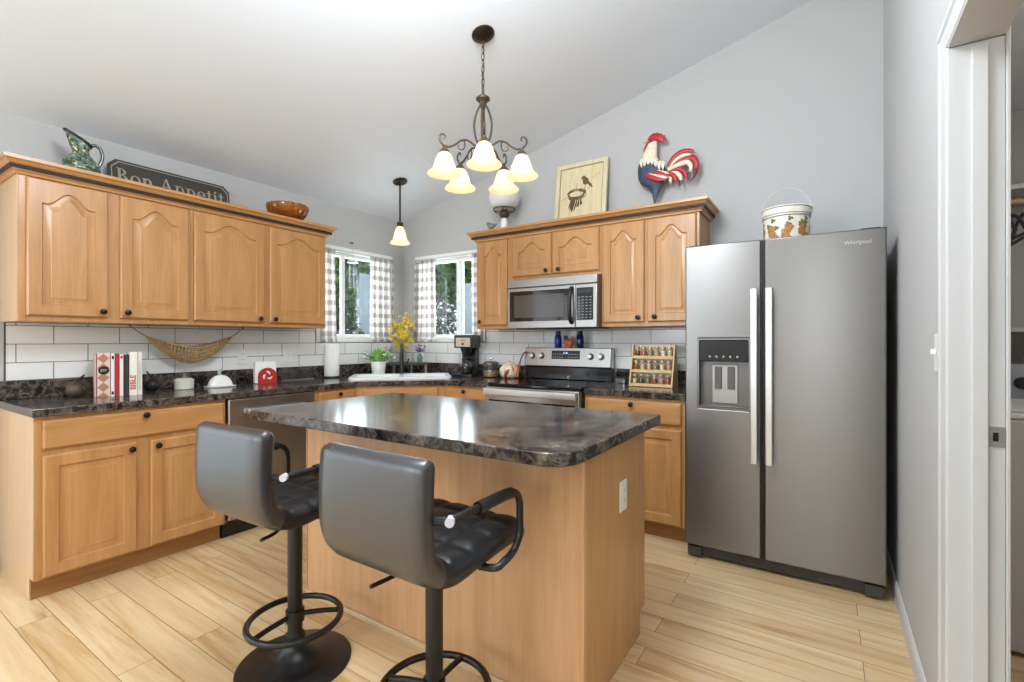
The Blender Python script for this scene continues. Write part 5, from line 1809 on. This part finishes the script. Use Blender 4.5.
# oil lamp
t = thing('oil_lamp', 'milky glass globe lamp with brass holder behind the chandelier', 'lamp', (1.405, -0.19, TOP))
part(MB().lathe([(0.075, 0), (0.080, 0.006), (0.060, 0.02), (0.038, 0.05), (0.030, 0.09), (0.034, 0.13), (0.028, 0.16), (0.022, 0.175)], 28), 'pedestal', MT['white'], t, smooth=60)
part(MB().lathe([(0.022, 0.1755), (0.032, 0.185), (0.045, 0.20), (0.048, 0.215), (0.038, 0.232), (0.030, 0.245), (0.0, 0.246)], 24), 'burner', MT['bronzel'], t)
rg = MB().tube([(0.092 * math.cos(2 * PI * k / 36), 0.092 * math.sin(2 * PI * k / 36), 0.252) for k in range(36)], 0.005, 8, True)
for k in range(4):
    a = PI / 2 * k + 0.4
    rg.tube(curve([(0.040 * math.cos(a), 0.040 * math.sin(a), 0.215), (0.07 * math.cos(a), 0.07 * math.sin(a), 0.226), (0.090 * math.cos(a), 0.090 * math.sin(a), 0.250)], 4), 0.004, 6)
part(rg, 'shade_holder', MT['bronzel'], t)
part(MB().lathe([(0.078, 0.2585), (0.110, 0.282), (0.132, 0.325), (0.136, 0.365), (0.122, 0.41), (0.09, 0.445), (0.062, 0.46), (0.058, 0.475), (0.055, 0.475), (0.058, 0.458), (0.088, 0.441), (0.119, 0.408), (0.133, 0.365), (0.129, 0.327), (0.108, 0.286), (0.076, 0.2625)], 36), 'globe', MT['globe'], t, smooth=60)
part(MB().lathe([(0.024, 0.2465), (0.030, 0.29), (0.022, 0.34), (0.020, 0.50), (0.018, 0.50), (0.020, 0.34), (0.028, 0.29), (0.022, 0.2485)], 20), 'chimney', MT['glass'], t, smooth=60)
t = thing('bird_ornament', 'small grey green bird ornament beside the globe lamp', 'ornament', (1.285, -0.215, TOP))
gg = M('grey_green_glaze', '#7d8272', 0.5, var=0.25, vscale=60)
part(MB().lathe([(0.030, 0), (0.032, 0.004), (0.018, 0.02), (0.012, 0.08), (0.016, 0.095), (0.0, 0.096)], 18), 'stand', gg, t)
part(MB().ball((0, 0, 0.120), 0.028, sc=(1.25, 0.9, 0.9)).ball((-0.028, 0, 0.144), 0.018).tube([(0.02, 0, 0.118), (0.058, 0, 0.132)], [0.014, 0.006], 8), 'bird', gg, t, smooth=60)

# framed picture
t = thing('framed_picture', 'cream framed print of a bird on a nest above the wall cabinets', 'picture', (2.065, -0.115, TOP))
lean = Matrix.Rotation(R(-7), 4, 'X')


def leaned(mb):
    mb.v = [tuple(lean @ Vector(p)) for p in mb.v]
    return mb


fw, fh = 0.222, 0.570
frm = wood('cream_frame', '#e2d6b6', '#d3c49f', 'z', 0.6, 0.5)
part(leaned(MB().plate([[(-fw, 0.004), (fw, 0.004), (fw, fh), (-fw, fh)], [(-fw + 0.034, 0.038), (fw - 0.034, 0.038), (fw - 0.034, fh - 0.034), (-fw + 0.034, fh - 0.034)]], -0.014, 0.014, 'xz')), 'frame', frm, t, smooth=0, bevel=0.004)
pl_ = NT('planked_print')
v_ = pl_.coords((1, 1, 1))
sp_ = pl_.node('ShaderNodeSeparateXYZ')
pl_.link(v_, sp_.inputs[0])
gapf = pl_.math('LESS_THAN', pl_.math('FRACT', pl_.math('MULTIPLY', sp_.outputs['X'], 11.0)), 0.035)
gr_ = pl_.noise(pl_.coords((60, 1, 4)), 1.2, 3)
base_ = pl_.ramp(gr_, [(0.3, lin('#d2c096')), (0.7, lin('#e2d4ae'))])
pl_.link(pl_.mix(pl_.math('MULTIPLY', gapf, 0.5), base_, lin('#9a8a66')), pl_.b.inputs['Base Color'])
pl_.b.inputs['Roughness'].default_value = 0.7
pr_ = part(leaned(MB().box(-fw + 0.030, fw - 0.030, -0.004, 0.004, 0.034, fh - 0.030)), 'print', pl_.m, t, smooth=0)
part(leaned(MB().plate([[(-fw + 0.036, 0.040), (fw - 0.036, 0.040), (fw - 0.036, fh - 0.036), (-fw + 0.036, fh - 0.036)], [(-fw + 0.040, 0.044), (fw - 0.040, 0.044), (fw - 0.040, fh - 0.040), (-fw + 0.040, fh - 0.040)]], -0.0056, -0.0044, 'xz')), 'inner_line', M('inner_line', '#8a7a55', 0.7), t, smooth=0)
rnd = random.Random(3)
ns = MB()
for k in range(46):
    a = rnd.uniform(0, 2 * PI)
    c0 = (-0.035 + rnd.uniform(-0.012, 0.012), 0.305 + rnd.uniform(-0.010, 0.014))
    q = [(c0[0] + 0.072 * math.cos(a + i * 0.35), -0.0052, c0[1] + 0.034 * math.sin(a + i * 0.35)) for i in range(4)]
    ns.tube(curve(q, 3), 0.0028, 5, flat=((0, 1, 0), 0.3))
part(leaned(ns), 'nest_drawing', M('nest_brown', '#7a5e3e', 0.8, var=0.3, vscale=90), pr_)
fe = MB()
for k in range(11):
    x = -0.075 + 0.0085 * k
    lo_ = 0.160 + 0.055 * abs(k - 4) / 5 + rnd.uniform(-0.015, 0.02)
    fe.tube(curve([(x, -0.0051, 0.288), (x * 1.1 + rnd.uniform(-0.006, 0.006), -0.0051, 0.245), (x * 1.35 - 0.006 + rnd.uniform(-0.014, 0.014), -0.0051, lo_)], 4), [0.003, 0.004, 0.0045, 0.005, 0.006, 0.007, 0.0065, 0.005, 0.0025], 5, flat=((0, 1, 0), 0.2))
part(leaned(fe), 'plumage_drawing', M('plumage_brown', '#5d452c', 0.8, var=0.3, vscale=60), pr_)
bdw = MB()
bdw.ball((0.040, -0.005, 0.405), 0.028, sc=(0.9, 0.06, 1.1)).ball((0.022, -0.005, 0.435), 0.017, sc=(1, 0.08, 1))
bdw.tube([(0.055, -0.005, 0.395), (0.085, -0.005, 0.365), (0.100, -0.005, 0.345)], [0.014, 0.010, 0.004], 6, flat=((0, 1, 0), 0.15))
bdw.tube([(0.008, -0.005, 0.438), (-0.006, -0.005, 0.434)], [0.005, 0.001], 6, flat=((0, 1, 0), 0.2))
bdw.tube([(0.04, -0.005, 0.380), (0.035, -0.005, 0.335)], 0.0025, 5, flat=((0, 1, 0), 0.3))
part(leaned(bdw), 'bird_drawing', M('bird_brown', '#6a5037', 0.8, var=0.25, vscale=70), pr_)
tw = MB()
for q in ([(0.10, -0.0048, 0.42), (0.135, -0.0048, 0.445), (0.165, -0.0048, 0.455)], [(-0.10, -0.0048, 0.30), (-0.14, -0.0048, 0.285), (-0.17, -0.0048, 0.27)], [(-0.03, -0.0048, 0.33), (-0.035, -0.0048, 0.37), (-0.03, -0.0048, 0.40)], [(0.06, -0.0048, 0.33), (0.075, -0.0048, 0.35), (0.07, -0.0048, 0.37)]):
    tw.tube(curve(q, 4), 0.002, 5, flat=((0, 1, 0), 0.3))
part(leaned(tw), 'twig_drawing', M('twig_tan', '#a08d68', 0.8), pr_)

# rooster
RY = -0.085
t = thing('rooster_figure', 'painted rooster figure in red, cream and navy blue', 'rooster', (2.66, RY, TOP))
OX, OZ = 2.66, TOP


def rl(pts):
    return [(x - OX, 0, z - OZ) for x, z in pts]


NAV = M('rooster_navy', '#384860', 0.45, var=0.45, vscale=70)
REDR = M('rooster_red', '#b3222a', 0.4, var=0.1)
CRM = M('rooster_cream', '#e6dcc4', 0.45, var=0.08, vscale=50)
FL = (0, 1, 0)
bp = curve(rl([(2.612, 2.560), (2.618, 2.510), (2.640, 2.440), (2.660, 2.380), (2.664, 2.330), (2.660, 2.285), (2.658, 2.240)]), 6)
br = [0.060, 0.066, 0.071, 0.076, 0.080, 0.084, 0.088, 0.092, 0.095, 0.098, 0.100, 0.101, 0.100, 0.098, 0.094, 0.089, 0.083, 0.077, 0.071, 0.065, 0.059, 0.053, 0.047, 0.042, 0.037, 0.033, 0.029, 0.025, 0.022, 0.019, 0.017, 0.015, 0.013, 0.011, 0.010, 0.009, 0.008]
br = [br[int(i * (len(br) - 1) / (len(bp) - 1))] for i in range(len(bp))]
body = part(MB().tube(bp, br, 24, flat=(FL, 0.45)), 'body', NAV, t, smooth=70)
npth = curve(rl([(2.646, 2.690), (2.640, 2.655), (2.628, 2.610), (2.620, 2.560), (2.628, 2.520)]), 6)
nr = [0.026 + (0.068 - 0.026) * (i / (len(npth) - 1)) ** 0.9 for i in range(len(npth))]
nr[-1] *= 0.93
part(MB().tube(npth, nr, 20, flat=(FL, 0.55)), 'neck', CRM, t, smooth=70)
hk = MB()
for k in range(7):
    x = -0.095 + 0.026 * k
    zt = 0.435 - 0.008 * k
    hk.tube(curve([(x + 0.006, -0.026, zt + 0.03), (x + 0.004, -0.034, zt), (x + 0.008, -0.036, zt - 0.035 - 0.006 * (k % 2))], 4), [0.013, 0.014, 0.014, 0.013, 0.012, 0.010, 0.007, 0.004, 0.001], 8, flat=(FL, 0.4))
part(hk, 'hackle_fringe', CRM, t)
part(MB().ball((2.640 - OX, 0, 2.688 - OZ), 0.030, sc=(1.05, 0.6, 1.0)), 'head', REDR, t, smooth=70)
cm = MB()
cm.tube(curve(rl([(2.612, 2.702), (2.640, 2.722), (2.672, 2.718), (2.700, 2.698), (2.716, 2.676)]), 5), [0.012, 0.014, 0.016, 0.018, 0.020, 0.022, 0.023, 0.024, 0.025, 0.026, 0.026, 0.027, 0.027, 0.026, 0.025, 0.024, 0.022, 0.020, 0.018, 0.015, 0.012], 12, flat=(FL, 0.35))
for x, z, r_ in ((2.628, 2.724, 0.012), (2.652, 2.735, 0.013), (2.676, 2.733, 0.013), (2.700, 2.722, 0.013), (2.722, 2.703, 0.013), (2.732, 2.684, 0.012)):
    cm.ball((x - OX, 0, z - OZ), r_, sc=(1, 0.5, 1.1))
part(cm, 'comb', REDR, t, smooth=70)
part(MB().tube(curve(rl([(2.624, 2.692), (2.606, 2.660), (2.592, 2.632), (2.584, 2.618)]), 5), [0.016, 0.018, 0.019, 0.020, 0.020, 0.020, 0.020, 0.020, 0.019, 0.019, 0.018, 0.017, 0.015, 0.013, 0.010, 0.006], 12, flat=(FL, 0.5)), 'wattle', REDR, t, smooth=70)
part(MB().tube(rl([(2.616, 2.692), (2.596, 2.694), (2.574, 2.692)]), [0.011, 0.008, 0.001], 10), 'beak', M('beak_tan', '#c9905a', 0.4), t)
part(MB().ball((2.636 - OX, -0.018, 2.695 - OZ), 0.006), 'eye', MT['black'], t)
tails = [('r', [(2.755, 2.480), (2.799, 2.538), (2.856, 2.566), (2.911, 2.560), (2.946, 2.536)], 0.017), ('c', [(2.758, 2.474), (2.815, 2.524), (2.872, 2.540), (2.925, 2.526)], 0.017),
         ('r', [(2.756, 2.466), (2.831, 2.503), (2.896, 2.516), (2.939, 2.492), (2.947, 2.426), (2.922, 2.352)], 0.023), ('c', [(2.756, 2.458), (2.831, 2.479), (2.888, 2.484), (2.913, 2.455), (2.909, 2.405)], 0.018),
         ('r', [(2.752, 2.450), (2.815, 2.456), (2.868, 2.425), (2.888, 2.355)], 0.019), ('c', [(2.750, 2.442), (2.800, 2.434), (2.838, 2.400), (2.850, 2.350)], 0.017),
         ('r', [(2.748, 2.434), (2.785, 2.416), (2.808, 2.385), (2.814, 2.345)], 0.017), ('c', [(2.742, 2.428), (2.768, 2.402), (2.776, 2.352)], 0.016)]
for i, (c, pts, wd) in enumerate(tails):
    P = curve(rl(pts), 7)
    P = [Vector((p[0], -0.012 + 0.004 * (i % 3), p[2])) for p in P]
    n = len(P)
    part(MB().tube(P, [max(0.002, wd * (0.45 + 0.55 * math.sin(PI * min(1, 0.15 + 0.8 * k / (n - 1)))) * (1 if k < n - 4 else (n - 1 - k) / 4 + 0.05)) for k in range(n)], 10, flat=(FL, 0.45)), 'tail_feather', {'r': REDR, 'c': CRM}[c], t, smooth=70)
for pts in ([(2.946, 2.43), (2.940, 2.385), (2.915, 2.338)], [(2.908, 2.41), (2.905, 2.37), (2.888, 2.332)], [(2.850, 2.36), (2.845, 2.335), (2.838, 2.318)]):
    P = [Vector((p[0], -0.026, p[2])) for p in curve(rl(pts), 5)]
    part(MB().tube(P, [0.012 - 0.0105 * k / (len(P) - 1) for k in range(len(P))], 8, flat=(FL, 0.4)), 'tail_feather', M('feather_tip', '#2f3b4a', 0.4), t, label='dark feather tip')
for i, (c, pts, wd) in enumerate((('r', [(2.604, 2.441), (2.640, 2.416), (2.700, 2.388), (2.755, 2.376)], 0.019), ('c', [(2.630, 2.440), (2.680, 2.414), (2.735, 2.396), (2.765, 2.390)], 0.015), ('r', [(2.660, 2.450), (2.710, 2.430), (2.765, 2.405)], 0.016), ('c', [(2.690, 2.455), (2.735, 2.435), (2.772, 2.418)], 0.010))):
    P = [Vector((p[0], -0.052 + 0.003 * i, p[2])) for p in curve(rl(pts), 6)]
    n = len(P)
    part(MB().tube(P, [max(0.003, wd * math.sin(PI * (0.12 + 0.8 * k / (n - 1)))) for k in range(n)], 10, flat=(FL, 0.45)), 'wing_feather', {'r': REDR, 'c': CRM}[c], t, smooth=70)
part(MB().tube([(2.659 - OX, 0, 2.255 - OZ), (2.659 - OX, 0, 0.012)], 0.006, 8).lathe([(0.055, 0), (0.055, 0.006), (0.012, 0.012), (0.0, 0.012)], 24), 'stand', M('rusty_metal', '#6b4a35', 0.6, 0.4), t)

# tin pail on the refrigerator
t = thing('pail', 'cream pail with brown flower prints and wire handle on the refrigerator', 'pail', (3.512, -0.40, 1.7560))
t.scale = (1.08, 1.08, 1.0)
crt = M('pail_cream', '#e9e2d2', 0.45, var=0.06)
part(MB().lathe([(0.100, 0), (0.104, 0.004), (0.110, 0.190), (0.0, 0.190)], 40), 'body', crt, t, smooth=40)
ld = part(MB().lathe([(0.1135, 0.1905), (0.1165, 0.193), (0.1165, 0.232), (0.112, 0.236), (0.060, 0.243), (0.0, 0.244)], 40), 'lid', crt, t, smooth=40)
bandm = M('pail_band', '#5f564a', 0.6)
part(MB().tube([(0.1168 * math.cos(2 * PI * k / 48), 0.1168 * math.sin(2 * PI * k / 48), 0.226) for k in range(48)], 0.0022, 6, True), 'rim_line', bandm, ld)
part(MB().tube([(0.1120 * math.cos(2 * PI * k / 48), 0.1120 * math.sin(2 * PI * k / 48), 0.178) for k in range(48)], 0.0022, 6, True), 'rim_line', bandm, t)
rnd = random.Random(9)
ca_ = math.atan2(cam.location.y + 0.40, cam.location.x - 3.512)


def on_pail(mb, a, z, r_, n=5):
    rad = 0.1045 + 0.006 * z / 0.19 + 0.0004
    for q in range(n):
        b = 2 * PI * q / n
        da, dz = r_ * 0.55 * math.cos(b) / rad, r_ * 0.55 * math.sin(b)
        T = Matrix.Translation((rad * math.cos(a + da), rad * math.sin(a + da), z + dz)) @ Matrix.Rotation(a + da, 4, 'Z')
        mb.ball((0, 0, 0), r_ * 0.5, seg=8, rings=6, sc=(0.10, 1, 1), T=T)


for da in (-2.2, -1.35, -0.62, 0.12, 0.85, 1.6, 2.4):
    fl, lf = MB(), MB()
    for _ in range(4):
        on_pail(fl, ca_ + da + rnd.uniform(-0.16, 0.16), 0.095 + rnd.uniform(-0.045, 0.02), 0.023)
    for _ in range(4):
        on_pail(lf, ca_ + da + rnd.uniform(-0.24, 0.24), 0.135 + rnd.uniform(-0.03, 0.025), 0.014, 3)
    part(fl, 'flower_print', M('print_flower', '#b07a49', 0.6, var=0.35, vscale=90), t)
    part(lf, 'leaf_print', M('print_leaf', '#69703f', 0.6, var=0.3, vscale=90), t)
ha = ca_ + PI / 2
P = [(0.119 * math.cos(k * PI / 24) * math.cos(ha), 0.119 * math.cos(k * PI / 24) * math.sin(ha), 0.205 + 0.148 * math.sin(k * PI / 24)) for k in range(25)]
part(MB().tube(P, 0.0034, 6), 'wire_handle', M('grey_wire', '#c2bfb8', 0.4), t)

# ================================================================== CURTAINS AND WIND CHIME
def curtain(label, loc, rz, w_top, w_bot, h, folds, xoff=0.0, ph=0.0):
    t = thing('curtain', label, 'curtain', loc, rz)
    me_mb = MB()
    nu, nv = 30, 80

    def fn(u, v):
        w = w_top + (w_bot - w_top) * (1 - u)
        x = v * w + xoff * (1 - u)
        amp = 0.011 * (0.6 + 0.6 * (1 - u))
        y = -0.022 + amp * math.sin(2 * PI * folds * v + ph) + 0.004 * math.sin(2 * PI * folds * 2.3 * v + 1 + 3 * u)
        return (x, y, u * h)
    me_mb.grid(fn, nu, nv)
    me = me_mb.mesh('drape', MT['gingham'], 80)
    uv = me.uv_layers.new(name='cloth')
    cw = w_bot * 1.25
    for lp in me.loops:
        i, j = divmod(lp.vertex_index, nv + 1)
        uv.data[lp.index].uv = (j / nv * cw, i / nu * h)
    o = part(me, 'drape', None, t)
    s = o.modifiers.new('thickness', 'SOLIDIFY')
    s.thickness = 0.0012
    rf = MB()

    def hd(u, v):
        x = v * w_top
        return (x, -0.022 + 0.012 * math.sin(2 * PI * folds * 2 * v + ph), h + u * 0.028)
    rf.grid(hd, 3, 80)
    me = rf.mesh('ruffle', MT['gingham'], 80)
    uv = me.uv_layers.new(name='cloth')
    for lp in me.loops:
        i, j = divmod(lp.vertex_index, 81)
        uv.data[lp.index].uv = (j / 80 * cw, 0.055 + 0.02 * i / 3)
    o = part(me, 'ruffle', None, t)
    s = o.modifiers.new('thickness', 'SOLIDIFY')
    s.thickness = 0.0012


def rod(label, loc, rz, w):
    t = thing('curtain_rod', label, 'curtain rod', loc, rz)
    part(MB().tube([(0, -0.022, 0), (w, -0.022, 0)], 0.0045, 10), 'rod', MT['trim'], t)
    for x in (0.0, w):
        part(MB().box(x - 0.006, x + 0.006, -0.026, -0.0135, -0.008, 0.008), 'bracket', MT['trim'], t, bevel=0.001)


rod('thin white curtain rod across the window beside the wall cabinet', (0.0, -1.03, 2.050), Y90, 0.87)
rod('thin white curtain rod across the window behind the coffee maker', (0.19, 0.0, 2.050), 0, 0.87)
curtain('gingham curtain beside the end of the wall cabinet', (-0.006, -1.030, 1.226), Y90, 0.185, 0.20, 0.80, 2.5)
curtain('gingham curtain nearest the corner on the sink wall window', (-0.006, -0.445, 1.226), Y90, 0.285, 0.300, 0.80, 3.5, 0.0, 0.8)
curtain('gingham curtain nearest the corner on the window behind the coffee maker', (0.175, 0.006, 1.226), 0, 0.295, 0.335, 0.80, 3.5, -0.03, 1.7)
curtain('gingham curtain beside the narrow arched-door wall cabinet', (0.915, 0.006, 1.226), 0, 0.155, 0.165, 0.80, 2.5, 0.0, 0.4)

t = thing('wind_chime', 'small clear glass wind chime hanging before the sink wall window', 'wind chime', (0.040, -0.672, 0))
part(MB().tube([(-0.038, 0, 2.143), (-0.012, 0, 2.141), (0, 0, 2.132), (0.002, 0, 2.142)], 0.004, 8), 'hook', MT['black'], t)
part(MB().tube([(0, 0, 2.133), (0, 0, 1.985)], 0.0012, 5), 'string', M('string', '#c9c6c0', 0.7), t)
crys = clear('crystal', (0.80, 0.81, 0.84, 1), 0.5, 0.05)
part(MB().lathe([(0.006, 1.985), (0.044, 1.965), (0.048, 1.955), (0.0, 1.950)], 18), 'cap_disc', crys, t)
for k in range(6):
    a = k * PI / 3
    c = MB()
    for q in range(9):
        c.ball((0.036 * math.cos(a), 0.036 * math.sin(a), 1.937 - q * 0.0245 - (k % 2) * 0.008), 0.0105, seg=8, rings=6, sc=(0.8, 0.8, 1.15))
    part(c, 'crystal_strand', crys, t)

# ================================================================== LAUNDRY ROOM
t = thing('washing_machine', 'pale grey washing machine seen through the doorway', 'washing machine', (4.140, -0.26, 0))
part(MB().box(0.0, 0.68, -0.69, -0.01, 0.015, 0.925), 'cabinet', M('washer_body', '#bdbdbd', 0.35), t, bevel=0.012)
tp = part(MB().box(0.0, 0.68, -0.69, -0.01, 0.9255, 0.95), 'top_panel', MT['plate'], t, bevel=0.008)
part(MB().box(0.07, 0.61, -0.66, -0.16, 0.9505, 0.962), 'lid', MT['plate'], t, bevel=0.006)
co = part(MB().prism([(-0.13, 0.9505), (-0.10, 1.125), (-0.01, 1.125), (-0.01, 0.9505)], 0.0, 0.68, 'yz'), 'control_console', M('console_grey', '#8d9096', 0.3, 0.4), t, bevel=0.006)
for x in (0.12, 0.34, 0.56):
    part(MB().lathe([(0.028, 0), (0.026, 0.02), (0, 0.022)], 18, T=Matrix.Translation((x, -0.117, 1.035)) @ FRONT), 'dial', MT['black'], co)
for x, y in ((0.04, -0.65), (0.64, -0.65), (0.04, -0.05), (0.64, -0.05)):
    part(MB().cyl(x, y, 0, 0.0145, 0.02, 12), 'foot', MT['black'], t)


def lshelf(label, z, h):
    t = thing('wall_shelf', label, 'shelf', (4.098, -0.002, z))
    part(MB().box(0, 1.2, -0.32, 0, 0, 0.022), 'board', MT['trim'], t, bevel=0.002)
    for x in (0.10, 1.10):
        part(MB().box(x - 0.01, x + 0.01, -0.28, -0.002, -0.022, -0.0005), 'bracket', MT['trim'], t)


lshelf('white wall shelf above the hangers in the laundry room', 1.965, 0)
lshelf('white wall shelf just above the washing machine console', 1.275, 0)
t = thing('hanger_rod', 'pale wooden rod under the upper laundry shelf', 'rod', (4.098, -0.26, 1.915))
part(MB().tube([(0.0, 0, 0), (1.2, 0, 0)], 0.016, 14), 'pole', wood('rod_wood', '#c9b48a', '#b8a275', 'x'), t)
for k, x in enumerate((4.440, 4.475, 4.510)):
    hg = thing('clothes_hanger', ['dark plastic hanger on the laundry rod, the one nearest the doorway', 'dark plastic hanger on the laundry rod, the middle one', 'dark plastic hanger on the laundry rod, the one farthest from the doorway'][k], 'hanger', (x, -0.26, 1.915), 0, 'hangers on the laundry rod')
    part(MB().tube(curve([(0, -0.012, 0.008), (0, 0.0, 0.0215), (0, 0.018, 0.012), (0, 0.016, -0.01), (0, 0, -0.03), (0, 0, -0.06)], 5), 0.0025, 6), 'hook', MT['chrome'], hg)
    part(MB().tube([Vector(p) for p in ((0, 0, -0.062), (0, 0.10, -0.10), (0, 0.19, -0.17), (0, 0.18, -0.185), (0, 0, -0.18), (0, -0.18, -0.185), (0, -0.19, -0.17), (0, -0.10, -0.10))], 0.0075, 8, True), 'bar', M('hanger_navy', '#3d4452', 0.4), hg)
